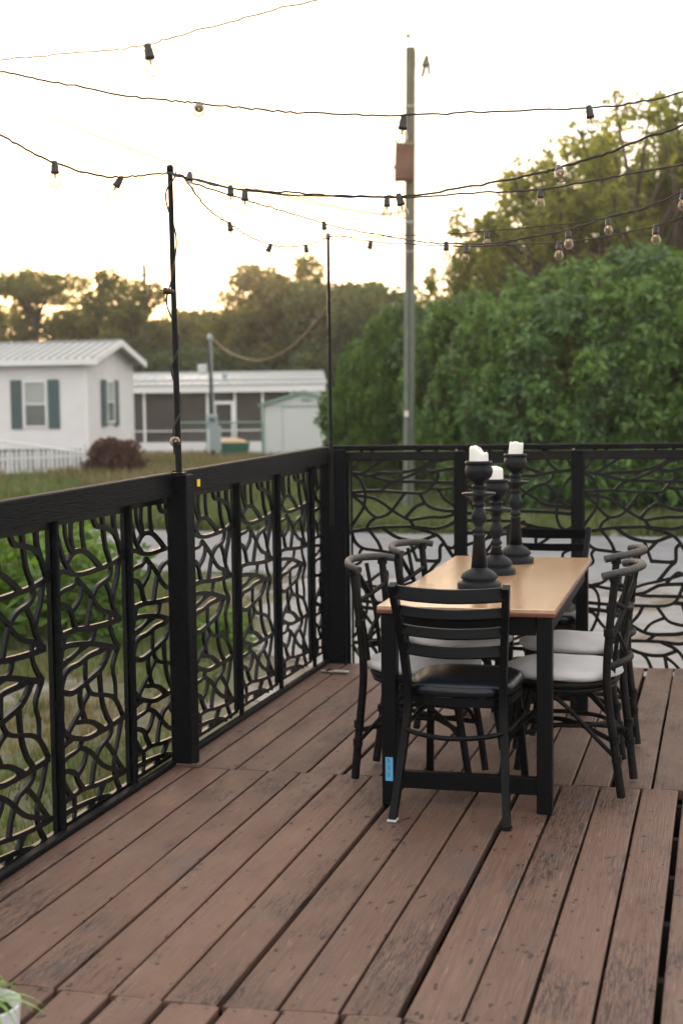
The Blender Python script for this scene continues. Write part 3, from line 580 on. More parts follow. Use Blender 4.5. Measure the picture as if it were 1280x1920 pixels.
# ================================================================== RATTAN CHAIRS
def rattan_chair(label, loc, rz):
    t = thing('rattan_chair', label, 'chair', (*loc, 0), rz, 'rattan bistro chairs with white cushions')
    m = M['rattan']; mb = M['bmetal']
    MB().tube([(.20*math.cos(a), .205*math.sin(a), .430) for a in [i*math.pi/18 for i in range(36)]], .0125, 8, closed=True).build('seat_ring', m, t)
    MB().tube([(.195*math.cos(a), .20*math.sin(a), .408) for a in [i*math.pi/18 for i in range(36)]], .009, 8, closed=True).build('seat_ring', m, t)
    MB().lathe([(0, .425), (.185, .425), (.19, .432), (0, .440)], seg=36).build('seat_base', m, t)
    b = MB(); n = 44; R_ = [(.93, .441), (1.0, .447), (1.05, .458), (1.03, .470), (.93, .478), (.7, .484), (.35, .487)]; vs = []
    for q, (k, z) in enumerate(R_):
        for j in range(n):
            a = 2*math.pi*j/n; e = 1+.012*math.sin(9*a)*(q in (1, 2, 3)); rr = .205*k*e*(1+.05*abs(math.sin(2*a))); vs.append((rr*math.cos(a)*1.02, rr*math.sin(a), z+.002*math.sin(5*a)))
    vs += [(0, 0, .486), (0, 0, .441)]; L_ = len(R_)
    fs = [(i*n+j, i*n+(j+1) % n, (i+1)*n+(j+1) % n, (i+1)*n+j) for i in range(L_-1) for j in range(n)]+[((L_-1)*n+j, (L_-1)*n+(j+1) % n, L_*n) for j in range(n)]+[((j+1) % n, j, L_*n+1) for j in range(n)]
    b.add(vs, fs, 0, True); c = b.build('cushion', M['cushion'], t)
    MB().tube([(.218*math.cos(a)*1.02, .213*math.sin(a), .455) for a in [i*math.pi/20 for i in range(40)]], .0035, 6, closed=True).build('piping', M['cushion'], c)
    for s in (-1, 1):
        MB().tube(cr([(-.245, s*.135, .012), (-.222, s*.150, .20), (-.196, s*.165, .43), (-.205, s*.175, .62), (-.228, s*.185, .835)], 5), .0155, 10, taper=lambda f: 1.05-.12*f).build('back_leg', m, t)
        MB().tube(cr([(.215, s*.125, .012), (.185, s*.130, .22), (.150, s*.135, .425)], 5), .0145, 10).build('front_leg', m, t)
        MB().tube(cr([(.02, s*.195, .405), (-.06, s*.185, .34), (-.15, s*.165, .24), (-.215, s*.148, .17)], 5), .0085, 8).build('brace', m, t)
        MB().tube(cr([(-.02, s*.195, .405), (.06, s*.175, .33), (.14, s*.145, .25), (.19, s*.128, .18)], 5), .0085, 8).build('brace', m, t)
        # inner rods and the diamond of the back
        MB().tube(cr([(-.20, s*.075, .44), (-.222, s*.080, .62), (-.262, s*.085, .835)], 4), .0085, 8).build('back_rod', m, t)
        MB().tube(cr([(-.212, s*.172, .60), (-.235, s*.10, .68), (-.268, 0, .80)], 4), .0095, 8).build('back_rod', m, t)
        MB().tube(cr([(-.212, s*.174, .66), (-.228, s*.09, .60), (-.232, 0, .54)], 4), .0095, 8).build('back_rod', m, t)
        for z, x, r in ((.62, -.205, .019), (.22, -.222, .0185), (.825, -.228, .0195), (.145, -.229, .0175)):
            bb = MB()
            for k in range(4): bb.tube([(x+(r-.002)*math.cos(a), s*(.135+.065*z)+(r-.002)*math.sin(a), z+k*.0075) for a in [i*math.pi/6 for i in range(12)]], .0042, 6, closed=True)
            bb.build('binding', m, t)
    MB().tube(cr([(-.19, -.222, .842), (-.228, -.196, .850), (-.27, -.12, .856), (-.295, 0, .860), (-.27, .12, .856), (-.228, .196, .850), (-.19, .222, .842)], 6), .0150, 10).build('top_rail', M['worn'], t)
    MB().tube(cr([(-.198, -.165, .50), (-.235, -.09, .508), (-.25, 0, .512), (-.235, .09, .508), (-.198, .165, .50)], 6), .0135, 10).build('lower_rail', m, t)
    MB().tube(cr([(-.215, -.16, .74), (-.255, 0, .70), (-.215, .16, .74)], 6), .010, 8).build('back_rod', m, t)
    for a, c_, z in (((-.222, -.148), (.185, .13), .205), ((-.222, .148), (.185, -.13), .222)):
        MB().tube(cr([(a[0], a[1], z), (-.02, (a[1]+c_[1])/2, z+.035), (c_[0], c_[1], z)], 6), .0095, 8).build('stretcher', m, t)
    for z in (.262,):
        MB().tube([(.165*math.cos(a), .120*math.sin(a), z) for a in [i*math.pi/14 for i in range(28)]], .0085, 8, closed=True).build('hoop', m, t)
    return t
rattan_chair('rattan chair with white cushion on the right side of the table, nearer the camera', (-.580, 5.285), R(174))
rattan_chair('rattan chair on the right side of the table, partly behind the nearer one', (-.605, 5.86), R(171))
rattan_chair('rattan chair with white cushion on the left side of the table, nearer the camera', (-1.125, 5.285), R(-4))
rattan_chair('rattan chair with white cushion on the left side of the table, farther back', (-1.09, 5.88), R(-5))

# small metal hasp lying on the deck
p = at(625, 1261, .004); t = thing('gate_hasp', 'small bare-metal and black hasp lying on the deck by the left railing', 'hasp', (p[0], p[1], .004), R(-12))
MB().box((-.035, 0, .006), (.075, .040, .010), ch=.002).build('plate', M['chrome'], t)
bb = MB(); bb.tube(cr([(0, -.016, .010), (.055, -.018, .011), (.085, -.012, .012), (.092, 0, .012), (.085, .012, .012), (.055, .018, .011), (0, .016, .010)], 5), .004, 8); bb.build('loop', M['chrome'], t)
MB().box((-.030, 0, .0135), (.012, .041, .004)).build('pin', M['black'], t); MB().box((.045, 0, .006), (.075, .022, .007), ch=.002).build('strap', M['black'], t)

# planter in the corner nearest the camera
p = at(39, 1881, .13)-rx*.084; PT = thing('flower_pot', 'white round pot with a spider plant at the very bottom left corner', 'pot', (p[0], p[1], 0))
MB().lathe([(0, 0), (.070, 0), (.072, .004), (.083, .125), (.0835, .130), (.078, .130), (.074, .110), (0, .108)], seg=48).build('pot', M['pot'], PT)
MB().lathe([(0, .106), (.073, .109), (.02, .116), (0, .117)], seg=24).build('soil', M['soil'], PT)
bb = MB(); rr = random.Random(3)
for k in range(46):
    a = rr.uniform(0, 6.28); L = rr.uniform(.07, .15); h = rr.uniform(.012, .06); P = []
    for i in range(7):
        f = i/6; P.append(Vector((math.cos(a)*L*f, math.sin(a)*L*f, .115+h*math.sin(f*2.5)*1.2-.03*f*f)))
    w = rr.uniform(.0035, .0065); sd_ = Vector((-math.sin(a), math.cos(a), 0)); vs = []
    for i, q in enumerate(P):
        ww = w*math.sin(math.pi*min(.98, .18+.80*i/6)); vs += [q-sd_*ww, q+Vector((0, 0, -.0015)), q+sd_*ww]
    bb.add(vs, [(i*3+j, i*3+j+1, i*3+j+4, i*3+j+3) for i in range(6) for j in (0, 1)], 0, True)
bb.build('leaves', M['l_spider'], PT, recalc=False)
# ================================================================== POLES AND STRING LIGHTS
def V3(p): return Vector(tuple(p))
def polething(label, a, b_, r0, r1, name='string_light_pole'):
    a, b_ = V3(a), V3(b_); t = thing(name, label, 'pole', a, 0, 'thin black poles carrying the string lights')
    MB().tube([a-a, (b_-a)*.5, b_-a], 1, 12, taper=lambda f: r0+(r1-r0)*f).build('shaft', M['bmetal'], t)
    MB().lathe([(0, 0), (r1*1.35, 0), (r1*1.35, .03), (r1*.9, .036), (0, .036)], seg=12).build('cap', M['bmetal'], t).location = b_-a-Vector((0, 0, .01))
    return t
p1b = V3(dep(335.5, 884, 5.56)); p1t = V3(dep(319, 322, 5.56)); p1b.z = 1.196
A1 = polething('thin black pole rising from the middle post of the left railing, wound with cord', p1b, p1t, .0135, .0105)
MB().box((0, 0, .008), (.05, .05, .012), ch=.002).build('base_plate', M['bmetal'], A1)
p2b = V3(dep(622, 985, 7.60)); p2t = V3(dep(615, 446, 7.60))
A2 = polething('thinner black pole rising from the corner post of the railings', p2b, p2t, .0105, .0085)
def bulb(parent, o, d, hang=Vector((0, 0, -1))):
    """socket with a clear globe bulb, hanging from o along the direction d"""
    d = d.normalized(); q = Vector((0, 0, -1)).rotation_difference(d)
    def put(ob): ob.location = o-parent.location; ob.rotation_mode = 'QUATERNION'; ob.rotation_quaternion = q
    if not bulb.proto:
        s = MB().lathe([(0, .006), (.008, .006), (.0105, .0), (.0105, -.008), (.0128, -.010), (.0128, -.026), (.0145, -.029), (.0145, -.036), (.0128, -.037), (0, -.037)], seg=16).build('light_socket', M['socket'], parent)
        g = MB().lathe([(.0115, -.035), (.0115, -.041), (.0145, -.046), (.0185, -.053), (.0205, -.062), (.0205, -.068), (.018, -.077), (.0125, -.0835), (.006, -.0865), (.0003, -.087)], seg=20).build('glass_bulb', M['bulb'], s)
        f = MB(); f.lathe([(0, -.036), (.0045, -.038), (.0035, -.050), (.0015, -.054), (0, -.054)], seg=8); f.tube([(0, -.0, -.053), (.006, 0, -.066), (.0, 0, -.070), (-.006, 0, -.066), (0, 0, -.053)], .0006, 5); f.build('filament', M['brass'], s)
        bulb.proto = (s, g, f); ob = s
    else:
        s0 = bulb.proto[0]; ob = s0.copy(); COL.objects.link(ob); ob.parent = parent
        for g in KIDS(s0): e = g.copy(); COL.objects.link(e); e.parent = ob
    put(ob)
bulb.proto = None
right_v = V3(rx); toward = V3(-bz)*-1
def string(label, pts, bulbs, r=.0040, m='cord', n=8, jit=.003):
    P = [V3(dep(*p)) for p in pts]; t = thing('string_lights', label, 'string lights', P[0], 0, 'strings of clear bulbs over the deck')
    Q = cr(P, n); rj = random.Random(len(label)); Q = [q+Vector((rj.uniform(-jit, jit), 0, rj.uniform(-jit, jit))) for q in Q]
    MB().tube([q-P[0] for q in Q], r, 6).build('cord', M[m], t)
    for bl in bulbs:
        x, y, tilt = bl[:3]; tow = bl[3] if len(bl) > 3 else 0
        # depth of the cord where it passes this column
        D = min(pts, key=lambda p: abs(p[0]-x))[2]
        for a, c in zip(pts[:-1], pts[1:]):
            if min(a[0], c[0]) <= x <= max(a[0], c[0]) and a[0] != c[0]: D = a[2]+(c[2]-a[2])*(x-a[0])/(c[0]-a[0]); break
        o = V3(dep(x, y, D)); d = Vector((0, 0, -1))+right_v*math.tan(R(tilt))+V3(bz)*tow
        bulb(t, o, d)
    return t
string('highest cord at the upper left with a single bulb, fading into the sky', [(-80, 122, 3.9), (50, 107, 3.9), (180, 97, 3.9), (277, 84, 3.9), (320, 70, 3.9), (430, 42, 3.9), (545, 10, 3.9), (722, -25, 3.9), (900, -80, 3.8)], [(277, 86, 10)], .0026, 'wire')  # tan, not black: washing-out by sky flare is put into the cord colour
string('long cord sagging across the whole sky, crossing the utility pole above its rust box', [(-60, 122, 4.6), (20, 138, 4.6), (110, 155, 4.6), (240, 180, 4.55), (330, 190, 4.5), (372, 194, 4.5), (460, 203, 4.45), (545, 210, 4.4), (650, 215, 4.35), (780, 216, 4.3), (900, 210, 4.4), (1100, 203, 4.7), (1200, 190, 4.8), (1300, 165, 4.9), (1500, 90, 5)], [(374, 196, 5, 1.6), (757, 220, -8), (1103, 201, 10)], .0035)
string('cord from the left edge of the picture to the top of the middle-post pole', [(-200, 170, 4.4), (-60, 225, 4.5), (0, 252, 4.6), (50, 280, 4.7), (102, 305, 4.8), (180, 328, 5.0), (228, 332, 5.1), (270, 328, 5.3), (318, 324, 5.5)], [(103, 305, 0), (227, 334, -32)], .0039)
string('cord running right from the middle-post pole, climbing steeply at the right edge', [(318, 324, 5.5), (360, 335, 5.5), (430, 352, 5.4), (500, 358, 5.3), (600, 365, 5.1), (700, 369, 5.0), (780, 365, 4.9), (900, 347, 4.7), (1000, 327, 4.5), (1047, 315, 4.4), (1130, 290, 4.3), (1200, 262, 4.2), (1290, 228, 4.1), (1500, 120, 4)], [(356, 326, 0, .6), (459, 358, 0), (747, 366, 14), (1046, 314, 0, 1.4)], .0041)
string('cord just under the steepest one, running right at a gentler slope', [(318, 326, 5.5), (345, 332, 5.5), (480, 360, 5.8), (640, 369, 6.0), (760, 370, 6.0), (900, 361, 6.0), (1010, 355, 6.0), (1100, 340, 5.8), (1200, 322, 5.6), (1300, 303, 5.4), (1500, 255, 5.2)], [(432, 350, 0), (725, 371, 0), (1012, 355, 0)], .0041)
string('cord dropping from the middle-post pole past the corner pole and across the trees', [(345, 332, 5.5), (365, 345, 5.6), (470, 378, 6.2), (530, 395, 6.6), (605, 418, 7.2), (660, 432, 7.2), (740, 445, 7.0), (800, 455, 6.7), (870, 457, 6.5), (930, 456, 6.4), (990, 445, 6.3), (1065, 430, 6.2), (1140, 407, 6.1), (1205, 390, 6.0), (1285, 357, 5.9), (1450, 280, 5.8)], [(607, 417, 4), (836, 455, 0), (1064, 431, 3), (1280, 357, 0)], .0039)
string('short slack cord swagged between the two thin poles', [(345, 332, 5.5), (375, 375, 5.8), (405, 405, 6.1), (430, 418, 6.4), (460, 440, 6.7), (505, 458, 7.0), (540, 462, 7.2), (575, 460, 7.4), (595, 453, 7.5), (614, 446, 7.6)], [(430, 418, 10), (508, 459, -26), (573, 460, 8)], .0039)
string('lowest cord from the corner pole to the right edge', [(614, 444, 7.6), (640, 443, 7.5), (670, 449, 7.4), (695, 453, 7.3), (775, 458, 7.1), (860, 462, 6.9), (960, 458, 6.7), (1047, 455, 6.5), (1140, 443, 6.3), (1220, 425, 6.1), (1285, 406, 6.0), (1450, 350, 5.9)], [(695, 453, -10), (874, 461, -5), (1047, 454, 0), (1228, 423, 2)], .0035)
string('thin cord from the corner pole passing behind the others', [(614, 444, 7.6), (700, 443, 7.5), (790, 440, 7.4), (860, 437, 7.3), (950, 430, 7.2), (1015, 424, 7.1), (1115, 412, 7.0), (1215, 390, 6.9), (1290, 360, 6.8), (1450, 290, 6.7)], [(912, 434, 0), (1139, 408, 2)], .0031)
# cord wound down the first pole
W_ = []
for i in range(90):
    f = i/89; c = p1t.lerp(p1b, f*.93); a = f*22+math.sin(f*9); r = .017+.012*max(0, math.sin(f*15+1))**3
    W_.append(c+right_v*(r*math.cos(a))+V3(bz)*(r*math.sin(a)))
t = thing('string_lights', 'cord wound down the middle-post pole with two bulbs on it', 'string lights', W_[0], 0, 'strings of clear bulbs over the deck')
MB().tube([q-W_[0] for q in W_], .0036, 6).build('cord', M['cord'], t)
bulb(t, V3(dep(324, 548, 5.45)), Vector((-.6, -.4, .12))); bulb(t, V3(dep(332, 826, 5.47)), V3(bz)*1.0+Vector((0, 0, -.12)))

# ================================================================== UTILITY POLE, WIRES
up = at(766, 966, G); UD = 2600*2.07/(966-758.5)
U = thing('utility_pole', 'tall weathered wooden utility pole across the road, carrying a rusty red box', 'utility pole', (up[0], up[1], G))
ut = V3(dep(769.5, 90, UD))-Vector(up); hz = ut.z; kn = .50
MB().tube([(0, 0, 0), (ut.x*kn, ut.y*kn, hz*kn)], .108, 20, taper=lambda f: 1-.10*f).build('lower_pole', M['pole_pale'], U)
MB().tube([(ut.x*kn, ut.y*kn, hz*kn), ut], .098, 20, taper=lambda f: 1-.07*f).build('upper_pole', M['pole'], U)
bx = V3(dep(758, 305, UD-.25))-Vector(up); bb = MB().box((0, 0, 0), (.36, .30, .66), ch=.02)
o = bb.build('equipment_box', M['rust'], U); o.location = bx; o.rotation_euler = (0, R(2.5), R(14))
MB().box((0, 0, .318), (.36, .32, .025), ch=.006).build('box_lid', M['pole'], o); MB().lathe([(0, 0), (.02, 0), (.02, .05), (.03, .06), (0, .07)], seg=10).build('bushing', M['pole'], o).location = (-.19, 0, -.12)
bnd = MB()
for z in (4.9, 5.45, 6.9, 7.6): bnd.lathe([(.094, z), (.107, z), (.107, z+.035), (.094, z+.035)], (ut.x*z/hz, ut.y*z/hz, 0), 20)
bnd.build('steel_bands', M['grey'], U)
MB().tube([(.02, -.118, .2), (.02+ut.x*.3, -.115+ut.y*.3, hz*.3), (.02+ut.x*.62, -.110+ut.y*.62, hz*.62)], .012, 6).build('ground_wire', M['cord'], U)
MB().box((.0, -.125, 1.9), (.08, .006, .11)).build('pole_tag', M['chrome'], U)
ins = V3(dep(765, 84, UD))-Vector(up)
MB().lathe([(0, 0), (.018, 0), (.018, .13), (.03, .14), (.055, .15), (.055, .165), (.03, .175), (.03, .19), (.012, .21), (0, .215)], seg=14).build('insulator', M['pole'], U).location = ins
MB().box((0, 0, 0), (.06, .05, .32), ch=.008).build('mounting_plate', M['pole'], U).location = V3(dep(776, 112, UD-.05))-Vector(up)
def wire(label, pts, r, m='wire', extra=None):
    P = [V3(dep(*p)) for p in pts]; t = thing('overhead_wire', label, 'wire', P[0]); MB().tube([q-P[0] for q in cr(P, 8)], r, 6).build('cable', M[m], t)
    return t
wire('sagging pale cable from the meter post up towards the utility pole', [(398, 634, 48), (430, 660, 46), (478, 676, 44), (520, 665, 42), (560, 638, 39), (605, 585, 36), (660, 500, 32), (712, 410, 29), (760, 300, UD)], .017)
wire('thin power line coming down from the upper left behind the poles', [(-120, 130, 40), (0, 182, 36), (90, 218, 34), (200, 262, 32), (380, 325, 30), (545, 370, 28), (700, 400, 27), (764, 395, UD)], .026)
tw = wire('thin power line passing the top of the utility pole with a clamp on it', [(765, 66, UD), (800, 72, UD-2), (900, 55, UD-8), (1100, -30, 14)], .008)
c0 = V3(dep(800, 104, UD-2))-tw.location
bb = MB().tube([c0, c0+V3(dep(797, 124, UD-2))-V3(dep(800, 104, UD-2))], .075, 8, taper=lambda f: .4+.6*f)
bb.tube([c0+V3(dep(797, 120, UD-2))-V3(dep(800, 104, UD-2)), c0+V3(dep(791, 144, UD-2))-V3(dep(800, 104, UD-2))], .032, 6); bb.tube([c0+V3(dep(803, 118, UD-2))-V3(dep(800, 104, UD-2)), c0+V3(dep(804, 139, UD-2))-V3(dep(800, 104, UD-2))], .030, 6)
bb.tube([c0, c0+V3(dep(800, 73, UD-2))-V3(dep(800, 104, UD-2))], .004, 6); bb.build('clamp', M['pole'], tw)
# distant pole
p = at(278, 832, G); t = thing('utility_pole', 'distant pale utility pole among the far trees above the white home', 'utility pole', (p[0], p[1], G)); MB().tube([(0, 0, 0), (0, 0, 10.2)], .16, 10, taper=lambda f: 1-.25*f).build('pole', M['pole_pale'], t); MB().box((0, 0, 9.6), (1.2, .1, .1)).build('crossarm', M['pole'], t)

# ================================================================== HOUSES
def siding(b, x0, x1, z0, z1, y, step=.115, t=.012, ax='x', top=None):
    z = z0
    while z < z1-1e-6:
        h = min(step, z1-z); a, c = x0, x1
        if top: a, c = top(z, x0, x1)
        if c-a > .02:
            v = [(a, y-t, z), (c, y-t, z), (c, y, z+h), (a, y, z+h), (a, y+.03, z), (c, y+.03, z)]
            if ax == 'y': v = [(q[1]*-1, q[0], q[2]) for q in v]
            b.add(v, [(0, 1, 2, 3), (0, 4, 5, 1), (0, 3, 4), (1, 5, 2)])
        z += step
    return b
p = at(168, 893, G)
H1 = thing('mobile_home', 'white-sided home with a metal gable roof and teal shutters at the left', 'house', (p[0], p[1], G), R(4.8))
EH = 3.60; RH = 4.14; DW = 4.2; LW = 12.5
b = siding(MB(), -LW, 0, .0, EH, 0); b.box((-LW/2, DW/2, EH/2), (LW-.04, DW-.04, EH-.02))
b.build('wall', M['siding'], H1)
MB().box((-LW/2, -.03, .42), (LW-.02, .02, .84)).build('skirting', M['skirting'], H1)
siding(MB(), 0, DW, 0, RH-.05, 0, ax='y', top=lambda z, a, c: (a, c) if z < EH else (a+(z-EH)/(RH-EH)*DW/2, c-(z-EH)/(RH-EH)*DW/2)).build('gable_wall', M['siding'], H1)
b = MB(); rbm = MB(); ov = .32; sl_ = (RH-EH)/(DW/2)
for s in (0, 1):
    ya = -ov if s == 0 else DW+ov; za = EH-ov*sl_; yb = DW/2
    b.add([(-LW-.3, ya, za+.06), (.38, ya, za+.06), (.38, yb, RH+.06), (-LW-.3, yb, RH+.06), (-LW-.3, ya, za), (.38, ya, za), (.38, yb, RH), (-LW-.3, yb, RH)], [(0, 1, 2, 3), (4, 7, 6, 5), (0, 4, 5, 1), (1, 5, 6, 2)])
    x = -LW-.2
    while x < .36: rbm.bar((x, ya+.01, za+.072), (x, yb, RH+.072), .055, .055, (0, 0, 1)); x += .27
b.box((-LW/2, DW/2, RH+.075), (LW+.6, .22, .03)); rf = b.build('roof', M['roofm'], H1); rbm.build('roof_seams', M['seam'], rf)  # seams darker than the roof: its striped shading is put into their colour
b = MB(); b.bar((.39, -ov, EH-ov*sl_-.02), (.39, DW/2, RH-.02), .03, .20, (0, 0, 1)); b.bar((.39, DW+ov, EH-ov*sl_-.02), (.39, DW/2, RH-.0), .028, .20, (0, 0, 1)); b.box((-LW/2+.05, -ov-.01, EH-ov*sl_-.045), (LW+.85, .03, .17)); b.build('fascia', M['trim'], rf)
b = MB(); b.box((-.03, .02, EH/2), (.10, .12, EH)); b.build('corner_trim', M['trim'], H1); MB().box((-.02, DW-.03, EH/2), (.09, .1, EH)).build('corner_trim', M['trim'], H1)
def window(parent, x0, x1, z0, z1, side=False, blind=True):
    rz = R(90) if side else 0; y = .03 if side else -.03
    b = MB(); cx, cz = (x0+x1)/2, (z0+z1)/2; w, h = x1-x0, z1-z0; f = .055
    for (c, d) in (((cx, -.02, z1-f/2), (w, .05, f)), ((cx, -.022, z0+f/2), (w, .054, f)), ((x0+f/2, -.02, cz), (f, .048, h-2*f)), ((x1-f/2, -.02, cz), (f, .048, h-2*f)), ((cx, -.018, cz), (w-2*f, .04, .04))): b.box(c, d)
    fr = b.build('window', M['trim'], parent); fr.rotation_euler = (0, 0, rz); fr.location = (.03, 0, 0) if side else (0, -.01, 0)
    MB().box((cx, .0, (cz+z0)/2+.01), (w-2*f, .008, h/2-.05)).build('pane', M['glass'], fr); MB().box((cx, .0, (cz+z1)/2-.01), (w-2*f, .008, h/2-.05)).build('blind', M['blind'], fr)
window(H1, -2.05, -1.29, 1.50, 2.93); window(H1, 1.55, 2.25, 1.60, 2.93, side=True); window(H1, -6.2, -5.4, 1.5, 2.93)
def shutter(x0, x1, z0, z1, side=False):
    b = MB(); cx = (x0+x1)/2; w = x1-x0; b.box((cx, -.02, (z0+z1)/2), (w, .03, z1-z0), ch=.004)
    z = z0+.08
    while z < z1-.08: b.box((cx, -.038, z), (w-.09, .012, .03)); z += .05
    o = b.build('shutter', M['shutter'], H1); o.rotation_euler = (0, 0, R(90) if side else 0); o.location = (.03, 0, 0) if side else (0, -.01, 0)
for a, c in ((-2.47, -2.11), (-1.25, -.89), (-6.6, -6.25), (-5.35, -5.0)): shutter(a, c, 1.46, 2.96)
shutter(1.14, 1.52, 1.50, 2.96, True); shutter(2.28, 2.66, 1.50, 2.96, True)
# second home with screened porch
p = at(252, 852, G); H2 = thing('mobile_home', 'low white home with a long screened porch, between the gabled home and the trees', 'house', (p[0], p[1], G), R(15.4))
LX = 8.35
MB().box((LX/2-.5, .0, .26), (LX+1, .12, .52)).build('knee_wall', M['siding'], H2)
MB().box((LX/2-.5, .05, 1.62), (LX+.96, .01, 2.18)).build('screen', M['screen'], H2)
MB().box((LX/2-.5, 4.5, 1.6), (LX+1, 5.0, 3.1)).build('house_body', M['beige'], H2)
b = MB()
for x in (-.5, .50, 1.95, 3.30, 4.52, 5.75, 7.0): b.box((x, -.03, 1.63), (.10, .10, 2.20))
b.box((LX/2-.5, -.035, 1.02), (LX+1, .04, .05)); b.build('porch_post', M['trim'], H2)
dr = MB(); 
for c, d in (((3.62, -.10, 1.35), (.10, .05, 1.75)), ((4.42, -.10, 1.35), (.13, .05, 1.75)), ((4.02, -.10, 2.25), (.92, .05, .14)), ((4.02, -.10, .55), (.7, .05, .3))): dr.box(c, d)
dr.build('door', M['trim'], H2)
b = MB(); b.box((LX/2-.3, -.30, 2.88), (LX+1.0, .10, .34)); b.build('fascia', M['trim'], H2)
b = MB(); b.add([(-1, -.42, 3.07), (LX+.25, -.42, 3.07), (LX+.1, 3.3, 3.62), (-1, 3.3, 3.62), (-1, -.42, 3.03), (LX+.25, -.42, 3.03), (LX+.1, 3.3, 3.5), (-1, 3.3, 3.5)], [(0, 1, 2, 3), (4, 7, 6, 5), (0, 4, 5, 1), (1, 5, 6, 2), (0, 3, 7, 4)])
x = -.9
while x < LX+.1: b.bar((x, -.42, 3.085), (x, 3.3, 3.635), .05, .03); x += .4
b.bar((-1, 3.35, 3.66), (LX+.1, 3.35, 3.66), .2, .10); r2 = b.build('roof', M['roofm'], H2)
b = MB(); b.bar((-1, .9, 3.295), (LX+.1, .9, 3.295), .5, .04); b.build('roof_strip', M['trim'], r2)
MB().lathe([(0, 0), (.12, 0), (.12, .2), (.17, .22), (.17, .27), (0, .3)], seg=12).build('roof_vent', M['grey'], r2).location = (4.0, 1.0, 3.3)
siding(MB(), 7.75, LX, 0, 2.7, -.02).build('wall', M['siding'], H2); MB().box((7.35, -.02, 2.56), (1.1, .02, .26)).build('gable_opening', M['dark'], H2)
# shed
p = at(495, 864, G); SH = thing('garden_shed', 'small white shed with green roof trim in front of the porch', 'shed', (p[0], p[1], G), R(13))
b = siding(MB(), 0, .74, 0, 2.17, 0, .16, .015); b.box((1.55, 1.25, 1.06), (3.06, 2.3, 2.1)); siding(b, 0, 3.1, 2.08, 2.56, -.02, .12, .012, top=lambda z, a, c: (a+(z-2.08)/.50*1.55, c-(z-2.08)/.50*1.55)); siding(b, 2.36, 3.1, 0, 2.1, 0, .16, .015); b.build('wall', M['shedw'], SH)
MB().box((1.55, -.02, 1.0), (1.6, .05, 2.0), ch=.01).build('door', M['shedw'], SH); MB().box((1.55, -.03, 2.03), (1.7, .04, .06)).build('door_header', M['grey'], SH)
MB().box((1.62, -.06, 2.30), (.34, .03, .12)).build('vent', M['grey'], SH)
b = MB(); b.bar((-.15, 1.1, 2.12), (1.55, 1.1, 2.63), 2.5, .05); b.bar((3.25, 1.1, 2.12), (1.55, 1.1, 2.63), 2.5, .05); rs = b.build('roof', M['shedw'], SH)
b = MB(); b.bar((-.18, -.17, 2.10), (1.55, -.17, 2.62), .04, .09); b.bar((3.28, -.17, 2.10), (1.55, -.17, 2.62), .038, .09); b.box((.0, -.03, 1.05), (.06, .05, 2.1)); b.build('trim', M['greentrim'], rs)
# meter post
p = at(401, 874, G); MP = thing('meter_post', 'grey wooden meter post with electric boxes, in front of the screened porch', 'meter post', (p[0], p[1], G), R(12))
MB().tube([(0, 0, 0), (-.06, 0, 4.45)], .082, 12, taper=lambda f: 1-.15*f).build('post', M['meterpole'], MP)
MB().box((.0, -.14, 1.56), (.34, .16, .52), ch=.02).build('meter_box', M['grey'], MP); MB().lathe([(0, 0), (.11, 0), (.11, .08), (.06, .11), (0, .11)], seg=16).build('meter_dial', M['glass'], MP).location = (0, -.22, 1.60)
MB().box((.09, -.14, .98), (.40, .18, .86), ch=.02).build('breaker_box', M['grey'], MP); MB().box((-.33, 0, 3.38), (.32, .22, .34), ch=.03).build('lamp_housing', M['shedw'], MP)
MB().lathe([(0, 0), (.10, 0), (.10, .10), (.05, .20), (0, .20)], seg=12).build('weatherhead', M['grey'], MP).location = (-.06, 0, 4.4)
MB().tube([(.06, -.09, 1.8), (.03, -.09, 3.0), (-.02, -.09, 4.4)], .025, 8).build('conduit', M['grey'], MP)
# green boat-like tub with orange cover
p = at(440, 868, G); t = thing('garden_tub', 'long green tub with a pale orange cover on the lawn between meter post and shed', 'tub', (p[0], p[1], G), R(15))
b = MB(); n = 24; prof = [(.80, .0), (.95, .12), (1.05, .62), (1.10, .66), (1.06, .66), (.96, .55)]
vs = [(.54*k*math.copysign(abs(math.cos(a))**.6, math.cos(a)), .3*k*math.copysign(abs(math.sin(a))**.6, math.sin(a)), z+.1) for k, z in prof for a in [2*math.pi*j/n for j in range(n)]]
b.add(vs, [(i*n+j, i*n+(j+1) % n, (i+1)*n+(j+1) % n, (i+1)*n+j) for i in range(len(prof)-1) for j in range(n)]+[tuple(range(n))], 0, True); b.build('tub', M['green'], t)
b = MB(); vs = [(.52*k*math.cos(a)-.05, .29*k*math.sin(a), .74+h+.03*math.sin(5*a)*k) for k, h in ((1.02, 0), (.8, .09), (.45, .14), (.05, .16)) for a in [2*math.pi*j/n for j in range(n)]]
b.add(vs, [(i*n+j, i*n+(j+1) % n, (i+1)*n+(j+1) % n, (i+1)*n+j) for i in range(3) for j in range(n)]+[tuple(range(3*n, 4*n))], 0, True); b.build('cover', M['orange'], t)
